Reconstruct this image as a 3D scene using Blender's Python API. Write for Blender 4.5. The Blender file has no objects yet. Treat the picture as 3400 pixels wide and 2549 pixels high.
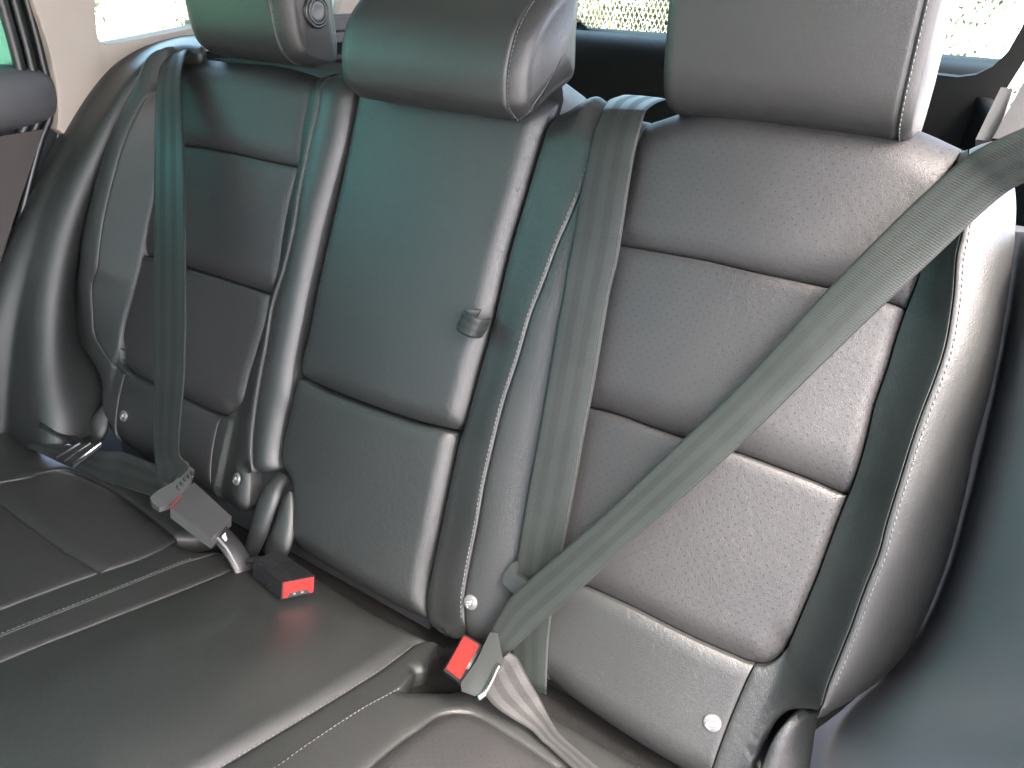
import bpy, bmesh, math, random
import numpy as np
from mathutils import Vector, Matrix
from mathutils.geometry import delaunay_2d_cdt
random.seed(3)
rng = np.random.default_rng(7)
scene = bpy.context.scene
COL = scene.collection

T = {
'CUl': [[-0.1565,0.6604],[-0.1541,0.6234],[-0.1546,0.5905],[-0.1521,0.498],[-0.1516,0.3709],[-0.148,0.2783],[-0.1513,0.2456]],
'CUb': [[-0.1513,0.2456],[-0.1438,0.2351],[-0.1016,0.2323],[-0.0208,0.2336],[0.0535,0.2364],[0.1113,0.2426]],
'CUr': [[0.1113,0.2426],[0.1172,0.2524],[0.1191,0.3171],[0.1206,0.3776],[0.119,0.4574],[0.1219,0.5206],[0.1236,0.572],[0.125,0.6074],[0.1247,0.6323]],
'CLl': [[-0.1498,0.223],[-0.1498,0.1753],[-0.1498,0.1361],[-0.1417,0.1093],[-0.1201,0.0974],[-0.1074,0.0726],[-0.1017,0.0419],[-0.0877,0.0159]],
'CLb': [[-0.0877,0.0159],[-0.0359,0.0134],[0.0299,0.012],[0.0919,0.0102],[0.136,0.0113]],
'CLr': [[0.136,0.0113],[0.1307,0.022],[0.1224,0.0662],[0.1208,0.1187],[0.1183,0.1758],[0.1152,0.2342]],
'CLt': [[0.1152,0.2342],[0.1105,0.2384],[0.0542,0.2343],[-0.02,0.2308],[-0.1006,0.2289],[-0.1423,0.2304],[-0.1498,0.223]],
'RSl': [[0.134,0.6209],[0.1313,0.6022],[0.1291,0.5677],[0.1266,0.5213],[0.1238,0.4584],[0.1248,0.3787],[0.1234,0.3184],[0.1215,0.2538],[0.1195,0.2334],[0.1214,0.177],[0.1239,0.1199],[0.1262,0.0678],[0.13,0.0337],[0.1382,0.0135],[0.154,0.0078],[0.1741,0.0098],[0.1907,0.0154]],
'RP': [[0.2057,0.6195],[0.2045,0.5875],[0.1996,0.5329],[0.1953,0.5064],[0.1892,0.4738],[0.1847,0.4349],[0.1794,0.3977],[0.1775,0.3482],[0.1738,0.2951],[0.1742,0.2482],[0.1756,0.2011],[0.18,0.1544],[0.1826,0.1114],[0.1862,0.073],[0.1909,0.0553],[0.2003,0.0302]],
'RIi': [[0.2355,0.6229],[0.2412,0.5599],[0.2436,0.4894],[0.251,0.4006],[0.2564,0.3168],[0.2622,0.2344],[0.267,0.1617],[0.272,0.1193]],
'RIo': [[0.5274,0.636],[0.5269,0.6236],[0.5265,0.6009],[0.5268,0.5614],[0.5287,0.5208],[0.5272,0.4895],[0.5269,0.4642],[0.5277,0.4348],[0.5271,0.4046],[0.5298,0.3678],[0.5304,0.3329],[0.5288,0.3103],[0.5274,0.2808],[0.5264,0.2457],[0.5243,0.2137],[0.5219,0.182],[0.5206,0.1663]],
'RIb': [[0.272,0.1193],[0.2918,0.1313],[0.3162,0.1357],[0.3655,0.1381],[0.404,0.1371],[0.4394,0.1359],[0.4725,0.1359],[0.4951,0.1365],[0.5065,0.1404],[0.5155,0.1515],[0.5206,0.1663]],
'RA': [[0.2436,0.4894],[0.2983,0.4915],[0.3497,0.493],[0.3923,0.4923],[0.4234,0.4926],[0.4586,0.4929],[0.5149,0.4919],[0.5272,0.4895]],
'RB': [[0.2564,0.3168],[0.2919,0.3204],[0.3474,0.32],[0.3722,0.3205],[0.4217,0.3236],[0.4645,0.3224],[0.4953,0.3209],[0.5264,0.3182],[0.53,0.3195]],
'RLl': [[0.272,0.1193],[0.2815,0.0837],[0.2903,0.0521],[0.3011,0.016]],
'RLr': [[0.4981,0.1371],[0.4951,0.1094],[0.4923,0.0695],[0.491,0.0238],[0.4916,0.0029]],
'RJ': [[0.1907,0.0154],[0.2299,0.012],[0.2705,0.0131],[0.3018,0.0136],[0.334,0.0095],[0.391,0.0044],[0.4493,0.0004],[0.4931,-0.0023]],
'ROp': [[0.5353,0.6265],[0.5435,0.592],[0.552,0.5545],[0.5536,0.5367],[0.5607,0.505],[0.5667,0.4644],[0.5668,0.4318],[0.566,0.4135],[0.5657,0.3852],[0.5664,0.354],[0.5675,0.3115],[0.569,0.2893],[0.5675,0.2547],[0.5669,0.2212],[0.5656,0.1934],[0.5645,0.1649],[0.565,0.1475]],
'ROb': [[0.564,0.1373],[0.5508,0.1252],[0.5397,0.1131],[0.5324,0.0977],[0.5292,0.0822],[0.5271,0.0642],[0.5269,0.0486],[0.5292,0.0247]],
'ROe': [[0.5559,0.6409],[0.5784,0.5988],[0.5912,0.5503],[0.5982,0.5108],[0.6041,0.4708],[0.6081,0.4298],[0.6099,0.3948],[0.614,0.3602],[0.6165,0.3317],[0.6179,0.3139],[0.619,0.2802],[0.6173,0.2431],[0.614,0.211],[0.6056,0.1847],[0.5908,0.1563],[0.579,0.1395],[0.5708,0.1332],[0.5634,0.1316]],
'LIi': [[-0.2464,0.6237],[-0.2405,0.5955],[-0.2383,0.5533],[-0.2328,0.4995],[-0.2345,0.4577],[-0.234,0.4138],[-0.2297,0.3568],[-0.234,0.3218],[-0.2329,0.2902],[-0.237,0.2471],[-0.2418,0.2085],[-0.2446,0.1693],[-0.2527,0.1505]],
'LIb': [[-0.2527,0.1505],[-0.2661,0.1387],[-0.2977,0.1349],[-0.3618,0.136],[-0.437,0.135],[-0.475,0.1356],[-0.5064,0.1392],[-0.5238,0.1479],[-0.5322,0.1675]],
'LIo': [[-0.5322,0.1675],[-0.5345,0.2037],[-0.5295,0.2444],[-0.5231,0.2952],[-0.5222,0.3635],[-0.5205,0.4046],[-0.5194,0.4472],[-0.518,0.5033],[-0.5168,0.5518],[-0.5177,0.5994],[-0.5192,0.6263]],
'LA': [[-0.5202,0.4877],[-0.4656,0.4918],[-0.432,0.4945],[-0.335,0.4964],[-0.2689,0.4966],[-0.2323,0.4977]],
'LB': [[-0.5227,0.3179],[-0.4832,0.319],[-0.412,0.3209],[-0.3541,0.3227],[-0.2898,0.3231],[-0.2333,0.3226]],
'LPi': [[-0.2117,0.6275],[-0.2094,0.6085],[-0.206,0.5778],[-0.2073,0.5338],[-0.2072,0.5021],[-0.2071,0.4701],[-0.2034,0.4171],[-0.2058,0.3602],[-0.213,0.3119],[-0.2092,0.2566],[-0.208,0.209],[-0.2045,0.1662],[-0.1977,0.1215],[-0.1858,0.085]],
'LSr': [[-0.1581,0.6259],[-0.1559,0.5921],[-0.1531,0.5451],[-0.1552,0.5029],[-0.1592,0.4385],[-0.1605,0.3721],[-0.1605,0.326],[-0.1586,0.2551],[-0.1577,0.2374],[-0.154,0.2044],[-0.1553,0.1696],[-0.1517,0.1243],[-0.1462,0.1031]],
'LSb': [[-0.1462,0.1031],[-0.1574,0.0944],[-0.1833,0.0871],[-0.2015,0.0779]],
'LLi': [[-0.2661,0.1387],[-0.275,0.131],[-0.2776,0.1059],[-0.2738,0.0659],[-0.2671,0.0402],[-0.2576,0.0155]],
'LLo': [[-0.5037,0.1385],[-0.5064,0.1105],[-0.5064,0.0778],[-0.5001,0.04],[-0.4942,0.0205]],
'LJ': [[-0.5258,0.0416],[-0.5132,0.0295],[-0.4942,0.0205],[-0.4699,0.018],[-0.4252,0.0139],[-0.325,0.0174],[-0.2576,0.0155],[-0.2014,0.0189],[-0.1889,0.0293],[-0.1924,0.0539],[-0.2015,0.0779]],
'LOp': [[-0.5166,0.5726],[-0.5288,0.5497],[-0.547,0.5189],[-0.5668,0.4718],[-0.5766,0.4208],[-0.5828,0.3557],[-0.5815,0.2769],[-0.5922,0.2537],[-0.5909,0.2068],[-0.5866,0.1754],[-0.552,0.1499],[-0.5209,0.134],[-0.488,0.1309]],
'LOe': [[-0.5337,0.6356],[-0.5766,0.6038],[-0.597,0.5617],[-0.6246,0.5082],[-0.6488,0.4423],[-0.6594,0.3872],[-0.6715,0.3177],[-0.6706,0.2611],[-0.6734,0.2299],[-0.6642,0.1767],[-0.6448,0.1532],[-0.6109,0.1347],[-0.5784,0.1188],[-0.5586,0.1004],[-0.5493,0.0696],[-0.5406,0.0364]],
'k3l': [[-0.1142,0.0505],[-0.1145,0.0553],[-0.1164,0.0913],[-0.1197,0.1415],[-0.1253,0.1976],[-0.1304,0.249],[-0.1358,0.2957],[-0.1395,0.3394],[-0.1451,0.4022]],
'k3r': [[0.1557,-0.0052],[0.1416,0.0163],[0.1418,0.0454],[0.1426,0.0849],[0.1414,0.1119],[0.1357,0.1918],[0.1277,0.2797],[0.122,0.3433]],
'k2l': [[-0.1618,0.0565],[-0.163,0.0768],[-0.168,0.1033],[-0.1705,0.1688],[-0.1722,0.2248],[-0.1745,0.2754],[-0.1767,0.3217],[-0.1795,0.3883]],
'k2r': [[0.171,0.0556],[0.1788,0.0864],[0.1775,0.1028],[0.1711,0.143],[0.1657,0.2191],[0.1652,0.2465],[0.1627,0.305]],
'k1l': [[-0.2297,0.077],[-0.22,0.0871],[-0.2132,0.1092],[-0.2103,0.1432],[-0.2154,0.1929],[-0.2191,0.2519],[-0.221,0.3006],[-0.224,0.3703]],
'kLt': [[-0.2297,0.077],[-0.2472,0.0747],[-0.287,0.0701],[-0.355,0.0641],[-0.4067,0.0626],[-0.4505,0.0676],[-0.4864,0.0738],[-0.5025,0.0829],[-0.5075,0.1026],[-0.5051,0.1249],[-0.5128,0.162],[-0.523,0.2107]],
'kLs': [[-0.6246,0.1908],[-0.5276,0.1912],[-0.4492,0.1922],[-0.3401,0.1954],[-0.2741,0.1945],[-0.218,0.1913]],
'kRt': [[0.3658,0.0734],[0.3426,0.0714],[0.32,0.0697],[0.2974,0.069],[0.2768,0.0686],[0.2612,0.0702],[0.2502,0.0757],[0.2405,0.0861],[0.2342,0.1013],[0.2329,0.1212],[0.2302,0.1471],[0.2295,0.1731],[0.2298,0.1913],[0.2318,0.2419]],
'hole1': [[-0.1857,0.0811],[-0.1923,0.0551],[-0.1855,0.0309],[-0.1742,0.0016],[-0.1328,0.0428],[-0.1405,0.0586],[-0.1464,0.0754],[-0.1582,0.0874],[-0.172,0.0876]],
'BD': [[[0.5986,0.1759,1.1756],[0.6098,0.1602,1.1412]],[[0.5714,0.1782,1.1566],[0.5965,0.1661,1.1301]],[[0.5487,0.1812,1.1391],[0.5796,0.1716,1.118]],[[0.5342,0.1824,1.1224],[0.5657,0.1721,1.1]],[[0.5059,0.1694,1.0796],[0.5386,0.1577,1.054]],[[0.474,0.1464,1.0245],[0.5069,0.1357,1.0011]],[[0.4451,0.1235,0.9696],[0.4786,0.1156,0.9522]],[[0.4173,0.1024,0.9184],[0.4484,0.0934,0.8988]],[[0.3752,0.0747,0.8507],[0.4068,0.0658,0.8312]],[[0.3317,0.0449,0.7806],[0.3657,0.0393,0.7683]],[[0.3155,0.0343,0.7575],[0.3508,0.0275,0.7426]],[[0.2766,0.0083,0.7006],[0.3178,0.0038,0.6907]],[[0.2598,-0.0042,0.6732],[0.2997,-0.0083,0.6641]],[[0.2521,-0.0146,0.6503],[0.287,-0.0179,0.6431]],[[0.2481,-0.024,0.6298],[0.2727,-0.0285,0.62]],[[0.2423,-0.0327,0.5987],[0.2581,-0.0328,0.5986]],[[0.2378,-0.0396,0.5716],[0.2459,-0.0379,0.5754]]],
'BV': [[[0.1843,0.3164,1.1222],[0.2364,0.3169,1.1232]],[[0.1856,0.283,1.1213],[0.2398,0.2843,1.1241]],[[0.1941,0.2553,1.1184],[0.2434,0.2572,1.1226]],[[0.1967,0.2442,1.1133],[0.2452,0.2469,1.1193]],[[0.197,0.2309,1.0988],[0.2467,0.2362,1.1055]],[[0.2005,0.2168,1.0775],[0.2464,0.228,1.0828]],[[0.2017,0.2074,1.0592],[0.249,0.2195,1.0641]],[[0.2033,0.1973,1.0396],[0.2514,0.2111,1.0457]],[[0.2074,0.186,1.0173],[0.2553,0.199,1.0193]],[[0.2108,0.1673,0.9764],[0.2596,0.1835,0.9854]],[[0.2147,0.1534,0.9459],[0.2603,0.1716,0.9592]],[[0.2172,0.139,0.9144],[0.2646,0.1544,0.9217]],[[0.2232,0.114,0.8596],[0.2705,0.1319,0.8724]],[[0.2285,0.0921,0.8118],[0.2749,0.1098,0.8239]],[[0.2315,0.0742,0.7702],[0.2796,0.0901,0.7809]],[[0.2358,0.0535,0.7201],[0.2838,0.0687,0.734]],[[0.2379,0.0433,0.6929],[0.2853,0.0587,0.7122]],[[0.2404,0.0341,0.668],[0.2858,0.0528,0.6944]],[[0.2421,0.0279,0.64],[0.289,0.0384,0.658]],[[0.2473,0.0183,0.6093],[0.2917,0.0293,0.6333]],[[0.2548,0.0097,0.5857],[0.2963,0.0182,0.6043]],[[0.2679,-0.0024,0.5544],[0.3078,-0.0007,0.5581]]],
'BL': [[[-0.582,0.2941,1.1216],[-0.5418,0.2954,1.1243]],[[-0.5468,0.2512,1.112],[-0.5043,0.2624,1.1244]],[[-0.5295,0.2298,1.1012],[-0.4803,0.2397,1.1181]],[[-0.5071,0.2033,1.0793],[-0.4589,0.2125,1.0922]],[[-0.4765,0.1719,1.0466],[-0.4211,0.1788,1.052]],[[-0.4316,0.1275,0.9927],[-0.3719,0.1366,1.0078]],[[-0.3925,0.088,0.94],[-0.3295,0.0948,0.9499]],[[-0.3554,0.0482,0.8768],[-0.294,0.057,0.8913]],[[-0.3304,0.0182,0.8208],[-0.2697,0.0275,0.8363]],[[-0.3133,-0.0053,0.7693],[-0.2543,0.0035,0.7838]],[[-0.3081,-0.0149,0.7437],[-0.2504,-0.0055,0.7618]],[[-0.2999,-0.0353,0.6798],[-0.2494,-0.0298,0.6894]],[[-0.298,-0.0418,0.651],[-0.2493,-0.033,0.6655]],[[-0.2926,-0.0492,0.6229],[-0.239,-0.0307,0.6512]],[[-0.2845,-0.0565,0.5995],[-0.2672,-0.0471,0.6154]]],
'BLL': [[[-0.5722,-0.0834,0.5882],[-0.5581,-0.0924,0.5901]],[[-0.5367,-0.0754,0.5967],[-0.5331,-0.0871,0.5869]],[[-0.5016,-0.0678,0.6053],[-0.4937,-0.0816,0.5837]],[[-0.4677,-0.0591,0.6096],[-0.4484,-0.0706,0.5793]],[[-0.417,-0.0523,0.6184],[-0.4085,-0.0648,0.576]],[[-0.3824,-0.0447,0.627],[-0.3621,-0.055,0.576]],[[-0.3357,-0.0429,0.6327],[-0.3153,-0.0529,0.5837]],[[-0.2941,-0.0406,0.6343],[-0.2787,-0.0589,0.5973]],[[-0.2722,-0.0237,0.6164],[-0.2473,-0.072,0.6164]]],
'BRL': [[[0.2794,-0.0318,0.6334],[0.272,-0.0699,0.6262]],[[0.2861,-0.028,0.6275],[0.2777,-0.0739,0.6219]],[[0.2936,-0.0278,0.6172],[0.2795,-0.0739,0.6117]],[[0.308,-0.031,0.6026],[0.2874,-0.0691,0.5954]],[[0.3203,-0.0316,0.5874],[0.3019,-0.0635,0.5839]],[[0.3374,-0.0407,0.5812],[0.3243,-0.059,0.5769]],[[0.3558,-0.0484,0.5787],[0.34,-0.0619,0.5744]],[[0.3834,-0.0532,0.5777],[0.3486,-0.0627,0.5735]],[[0.4162,-0.0595,0.577],[0.3778,-0.07,0.5751]],[[0.4474,-0.0639,0.5779],[0.4097,-0.0747,0.5761]]],
'buckL': [[-0.2472,-0.0238,0.6184],[-0.1639,-0.0308,0.6026],[-0.1292,-0.0858,0.6194],[-0.1985,-0.0901,0.6387]],
'buckC': [[-0.071,-0.0718,0.6061],[-0.0676,-0.0376,0.5989],[0.0111,-0.0487,0.6064],[-0.0055,-0.0832,0.6137]],
'buckR': [[0.228,-0.04,0.6321],[0.2539,-0.041,0.6323],[0.263,-0.0876,0.63],[0.2375,-0.0839,0.6292]],
'tongueR': [[0.2533,-0.0295,0.6432],[0.2619,-0.0638,0.6402],[0.2643,-0.0936,0.6374],[0.2707,-0.1004,0.6368],[0.2838,-0.0971,0.6361],[0.2846,-0.0923,0.6371],[0.2785,-0.0551,0.6384]],
'tongueL': [[-0.2565,-0.0138,0.6296],[-0.2667,-0.0145,0.6328],[-0.2525,-0.0488,0.6319],[-0.258,-0.0688,0.628],[-0.2549,-0.0834,0.627],[-0.2425,-0.0887,0.6261],[-0.2262,-0.089,0.6262],[-0.2219,-0.0752,0.6253],[-0.2262,-0.0569,0.6255],[-0.2336,-0.0379,0.6296]],
'tongueV': [[0.2409,0.0337,0.6864],[0.2358,0.0308,0.68],[0.2316,0.0256,0.6685],[0.2337,0.0219,0.6605],[0.2498,0.0197,0.6557],[0.2571,0.0195,0.6552],[0.2628,0.0239,0.6649],[0.2622,0.028,0.6739],[0.2459,0.0284,0.6747]],
'btns': [[-0.2136,0.0214,0.6112],[-0.4846,0.0235,0.6159],[0.1976,0.0169,0.6182],[0.4789,0.0206,0.6155]],
'loop': [[0.1129,0.1497,0.9066],[0.1317,0.1344,0.9164],[0.1467,0.1308,0.9085],[0.1368,0.1378,0.8806],[0.1112,0.137,0.8835]],
'clipL': [[-0.4466,-0.0668,0.6276],[-0.4285,-0.058,0.6298],[-0.4438,-0.0912,0.6062],[-0.4754,-0.0917,0.6043],[-0.4149,-0.0521,0.6326],[-0.4349,-0.0891,0.6078]],
'H1': [[[-0.1475,0.0382,0.6337],[-0.1256,0.0394,0.6362]],[[-0.1462,0.0253,0.6343],[-0.1213,0.0245,0.6325]],[[-0.1467,0.0123,0.6252],[-0.1164,0.0117,0.6237]],[[-0.1485,-0.0031,0.6033],[-0.1166,-0.0034,0.6027]],[[-0.1504,-0.0172,0.5725],[-0.1207,-0.0163,0.5745]],[[-0.1587,-0.0251,0.5433],[-0.1357,-0.0258,0.5417]],[[-0.1701,-0.0236,0.5224],[-0.1526,-0.0253,0.5186]]],
'H2': [[[-0.1177,0.0346,0.6257],[-0.109,0.0348,0.6262]],[[-0.1244,0.0246,0.6158],[-0.0976,0.022,0.6103]],[[-0.1231,0.0109,0.598],[-0.0875,0.0059,0.5871]],[[-0.1234,-0.0043,0.5767],[-0.0845,-0.0086,0.5673]],[[-0.1294,-0.015,0.5533],[-0.0928,-0.0155,0.5522]]],
'H3': [[[-0.5485,0.0365,0.6179],[-0.5357,0.0259,0.5947]],[[-0.5522,0.029,0.6134],[-0.523,0.0135,0.5795]],[[-0.5518,0.012,0.6003],[-0.5202,-0.0014,0.571]],[[-0.559,-0.0021,0.5742],[-0.5262,-0.0079,0.5616]],[[-0.5693,-0.0153,0.5454],[-0.5317,-0.0129,0.5507]]],
'H4': [[[0.5495,0.0495,0.6584],[0.5606,0.076,0.6441]],[[0.5414,0.0307,0.6533],[0.5603,0.0646,0.6312]],[[0.5357,0.0179,0.6373],[0.5657,0.0501,0.6115]],[[0.5337,0.0056,0.6105],[0.5706,0.0391,0.5875]],[[0.5336,-0.0063,0.5843],[0.5744,0.0278,0.5628]]],
'ST': [[[-0.5936,-0.0464,0.611],[-0.5558,-0.0735,0.6167]],[[-0.583,-0.0468,0.6141],[-0.5448,-0.0756,0.6203]],[[-0.5581,-0.0343,0.5982],[-0.528,-0.0605,0.6038]],[[-0.5347,-0.0284,0.5867],[-0.5104,-0.0521,0.5918]],[[-0.5295,-0.0253,0.5758],[-0.5097,-0.0461,0.5802]]],
'trim': [[[-0.4629,0.3058,1.1034],[-0.4929,0.2858,1.1034],[-0.487,0.2808,1.1165],[-0.675,0.4181,1.1115],[-0.7,0.4346,1.1191],[-0.75,0.4546,1.1191]],[[-0.524,0.3103,1.1133],[-0.554,0.2903,1.1133],[-0.5268,0.2687,1.1261],[-0.675,0.3691,1.1151],[-0.7,0.3855,1.1166],[-0.75,0.4055,1.1166]],[[-0.5564,0.304,1.0994],[-0.5864,0.284,1.0994],[-0.5776,0.2549,1.108],[-0.675,0.3076,1.1043],[-0.7,0.3141,1.104],[-0.75,0.3341,1.104]],[[-0.5919,0.2937,1.077],[-0.6219,0.2737,1.077],[-0.6037,0.2295,1.0765],[-0.675,0.2614,1.0833],[-0.7,0.2647,1.0851],[-0.75,0.2847,1.0851]],[[-0.616,0.276,1.0382],[-0.646,0.256,1.0382],[-0.6155,0.1952,1.0254],[-0.675,0.2149,1.0405],[-0.7,0.2152,1.0434],[-0.75,0.2352,1.0434]],[[-0.6389,0.2517,0.9849],[-0.6689,0.2317,0.9849],[-0.6286,0.1635,0.9801],[-0.675,0.1666,0.9876],[-0.7,0.1578,0.9857],[-0.75,0.1778,0.9857]],[[-0.6599,0.2267,0.9303],[-0.6899,0.2067,0.9303],[-0.6373,0.129,0.9285],[-0.675,0.1145,0.9327],[-0.7,0.1037,0.9237],[-0.75,0.1237,0.9237]],[[-0.6764,0.2014,0.8749],[-0.7064,0.1814,0.8749],[-0.6426,0.0994,0.8759],[-0.675,0.0806,0.8893],[-0.7,0.0624,0.8744],[-0.75,0.0824,0.8744]],[[-0.6805,0.1748,0.8167],[-0.7105,0.1548,0.8167],[-0.6419,0.0701,0.8239],[-0.675,0.0484,0.8382],[-0.7,0.0253,0.8244],[-0.75,0.0453,0.8244]],[[-0.6793,0.1483,0.7587],[-0.7093,0.1283,0.7587],[-0.635,0.0413,0.7728],[-0.675,0.0192,0.7859],[-0.7,-0.0051,0.7802],[-0.75,0.0149,0.7802]],[[-0.6657,0.118,0.6923],[-0.6957,0.098,0.6923],[-0.6219,0.0131,0.7232],[-0.675,-0.0055,0.7316],[-0.7,-0.0323,0.7348],[-0.75,-0.0123,0.7348]],[[-0.636,0.104,0.6617],[-0.666,0.084,0.6617],[-0.601,-0.0109,0.6826],[-0.675,-0.0268,0.6748],[-0.7,-0.0588,0.6807],[-0.75,-0.0388,0.6807]],[[-0.5942,0.0937,0.6391],[-0.6242,0.0737,0.6391],[-0.5776,-0.0312,0.6501],[-0.675,-0.0438,0.6233],[-0.7,-0.0803,0.632],[-0.75,-0.0603,0.632]],[[-0.5594,0.0846,0.6191],[-0.5894,0.0646,0.6191],[-0.5613,-0.0446,0.6208],[-0.675,-0.0572,0.582],[-0.7,-0.0956,0.5923],[-0.75,-0.0756,0.5923]],[[-0.5471,0.0695,0.5861],[-0.5771,0.0495,0.5861],[-0.5495,-0.0554,0.5971],[-0.675,-0.0674,0.5517],[-0.7,-0.1077,0.5636],[-0.75,-0.0877,0.5636]],[[-0.536,0.0559,0.5564],[-0.566,0.0359,0.5564],[-0.5444,-0.0625,0.5817],[-0.675,-0.073,0.5321],[-0.7,-0.1146,0.5407],[-0.75,-0.0946,0.5407]]],
'trimR': [[[0.5769,0.373,1.0296],[0.5872,0.3444,1.0392],[0.5925,0.2906,1.0536],[0.6001,0.2421,1.0664],[0.6097,0.2113,1.0736],[0.6205,0.1823,1.0766],[0.6393,0.1811,1.0753]],[[0.5822,0.3635,1.0086],[0.5923,0.3352,1.019],[0.5972,0.282,1.0348],[0.6045,0.2341,1.0489],[0.6139,0.2037,1.0569],[0.6257,0.1751,1.0609],[0.6433,0.1735,1.0598]],[[0.5913,0.3441,0.9662],[0.601,0.3166,0.9783],[0.6054,0.2646,0.9969],[0.6133,0.2161,1.0144],[0.6236,0.1818,1.0261],[0.635,0.1464,1.0346],[0.6596,0.148,1.0349]],[[0.5986,0.3244,0.9231],[0.6081,0.2977,0.937],[0.612,0.247,0.9582],[0.6214,0.1969,0.9802],[0.633,0.1562,0.9975],[0.6432,0.1097,1.0131],[0.677,0.1146,1.0158]],[[0.6037,0.3042,0.879],[0.613,0.2784,0.8946],[0.6167,0.2289,0.9187],[0.6276,0.1775,0.9456],[0.6404,0.1308,0.9695],[0.6507,0.074,0.9938],[0.6827,0.0771,0.9981]],[[0.6062,0.2871,0.8414],[0.6154,0.2619,0.8586],[0.6189,0.2136,0.8851],[0.6312,0.1612,0.9165],[0.6451,0.1099,0.9465],[0.6564,0.0451,0.9795],[0.6862,0.0428,0.9871]],[[0.6105,0.27,0.804],[0.6197,0.2455,0.8227],[0.6229,0.1983,0.8516],[0.6364,0.1451,0.8878],[0.651,0.0895,0.9246],[0.6616,0.0169,0.9666],[0.6889,0.0087,0.9785]],[[0.6127,0.2558,0.7731],[0.6218,0.232,0.793],[0.6249,0.1856,0.8239],[0.6392,0.1324,0.8638],[0.6542,0.0746,0.9058],[0.6659,-0.0018,0.9552],[0.6908,-0.0174,0.9724]],[[0.6167,0.2307,0.718],[0.6258,0.2078,0.7402],[0.6287,0.1631,0.7746],[0.6427,0.1119,0.8191],[0.6575,0.0564,0.866],[0.676,-0.0159,0.9243],[0.6974,-0.0432,0.9522]],[[0.6147,0.2124,0.6779],[0.6239,0.1903,0.7018],[0.627,0.1467,0.7388],[0.6413,0.0971,0.7866],[0.6565,0.0432,0.8372],[0.6829,-0.0255,0.9033],[0.7004,-0.0652,0.9428]],[[0.6085,0.1952,0.6404],[0.6181,0.1739,0.6658],[0.6216,0.1314,0.7053],[0.6366,0.0833,0.7563],[0.6525,0.0309,0.8102],[0.6821,-0.0353,0.8819],[0.7016,-0.0881,0.9389]],[[0.5863,0.1743,0.5947],[0.6003,0.1546,0.6236],[0.6051,0.1134,0.6659],[0.622,0.067,0.7207],[0.6399,0.0165,0.7787],[0.6722,-0.0472,0.8559],[0.6954,-0.1039,0.9242]],[[0.5547,0.157,0.5567],[0.5765,0.1394,0.5904],[0.583,0.0993,0.635],[0.6024,0.0543,0.6928],[0.6228,0.0053,0.754],[0.6588,-0.0564,0.8356],[0.685,-0.1114,0.9077]],[[0.5393,0.1419,0.5237],[0.5689,0.1267,0.5625],[0.576,0.0874,0.609],[0.5962,0.0435,0.6693],[0.6175,-0.0043,0.7332],[0.6548,-0.0643,0.8184],[0.6819,-0.1179,0.8936]],[[0.539,0.1258,0.4885],[0.5726,0.1123,0.5312],[0.5794,0.0741,0.5798],[0.5994,0.0315,0.6429],[0.6204,-0.015,0.7097],[0.6573,-0.0731,0.799],[0.6842,-0.1252,0.8776]],[[0.548,0.109,0.4516],[0.5811,0.0964,0.4964],[0.5874,0.0592,0.5473],[0.6066,0.018,0.6135],[0.6269,-0.0269,0.6836],[0.6628,-0.0831,0.7773],[0.6887,-0.1333,0.8597]],[[0.5625,0.0887,0.4073],[0.5948,0.0773,0.4545],[0.6002,0.0414,0.5082],[0.6182,0.0018,0.5781],[0.6372,-0.0413,0.6521],[0.6713,-0.095,0.7511],[0.6958,-0.1432,0.8381]]],
'pillar': [[-0.7,0.1625,1.4821],[-0.7,0.1638,1.3269],[-0.7,0.1585,1.1836],[-0.7,0.1618,1.1463],[-0.7,0.1634,1.1013],[-0.7,0.1602,1.055],[-0.7,0.1457,1.0019],[-0.7,0.1585,0.9885],[-0.7,0.1819,1.0019],[-0.7,0.2047,1.0328],[-0.7,0.2322,1.0576],[-0.7,0.2671,1.0849],[-0.7,0.3157,1.1039],[-0.7,0.3843,1.1152],[-0.7,0.4675,1.1275],[-0.7,0.5625,1.1374],[-0.7,0.6549,1.1487]],
'qwin': [[-0.7,0.266,1.3325],[-0.7,0.257,1.2056],[-0.7,0.2483,1.1542],[-0.7,0.2456,1.1345],[-0.7,0.2471,1.1223],[-0.7,0.2552,1.117],[-0.7,0.2695,1.1173],[-0.7,0.3116,1.1218],[-0.7,0.3785,1.1301],[-0.7,0.4504,1.1397],[-0.7,0.5325,1.1482],[-0.7,0.6101,1.1571]],
'_camera': {"loc":[0.59359,-0.50517,1.26488],"R":[[0.826718,0.562424,0.014732],[0.285045,-0.396131,-0.872828],[-0.485064,0.725782,-0.487805]],"f":1698.4338545576436},
'frames': {"b":[[0.0,0.0,0.55],[1.0,0.0,0.0],[0.0,0.415556,0.909567],[0.0,-0.909567,0.415556]],"c":[[0.0,0.0,0.55],[1.0,0.0,0.0],[0.0,-0.978148,0.207912],[0.0,0.207912,0.978148]]}}
# ------------------------------------------------------------------ camera
CAMT = T['_camera']
cam_data = bpy.data.cameras.new('camera')
cam = bpy.data.objects.new('camera', cam_data)
COL.objects.link(cam)
R3 = CAMT['R']
cm = Matrix(((R3[0][0], -R3[1][0], -R3[2][0], CAMT['loc'][0]),
             (R3[0][1], -R3[1][1], -R3[2][1], CAMT['loc'][1]),
             (R3[0][2], -R3[1][2], -R3[2][2], CAMT['loc'][2]),
             (0, 0, 0, 1)))
cam.matrix_world = cm
cam_data.sensor_fit = 'HORIZONTAL'
cam_data.sensor_width = 36.0
cam_data.lens = CAMT['f'] / 2212 * 36.0
cam_data.clip_start = 0.02
cam_data.clip_end = 500
scene.camera = cam

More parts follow.
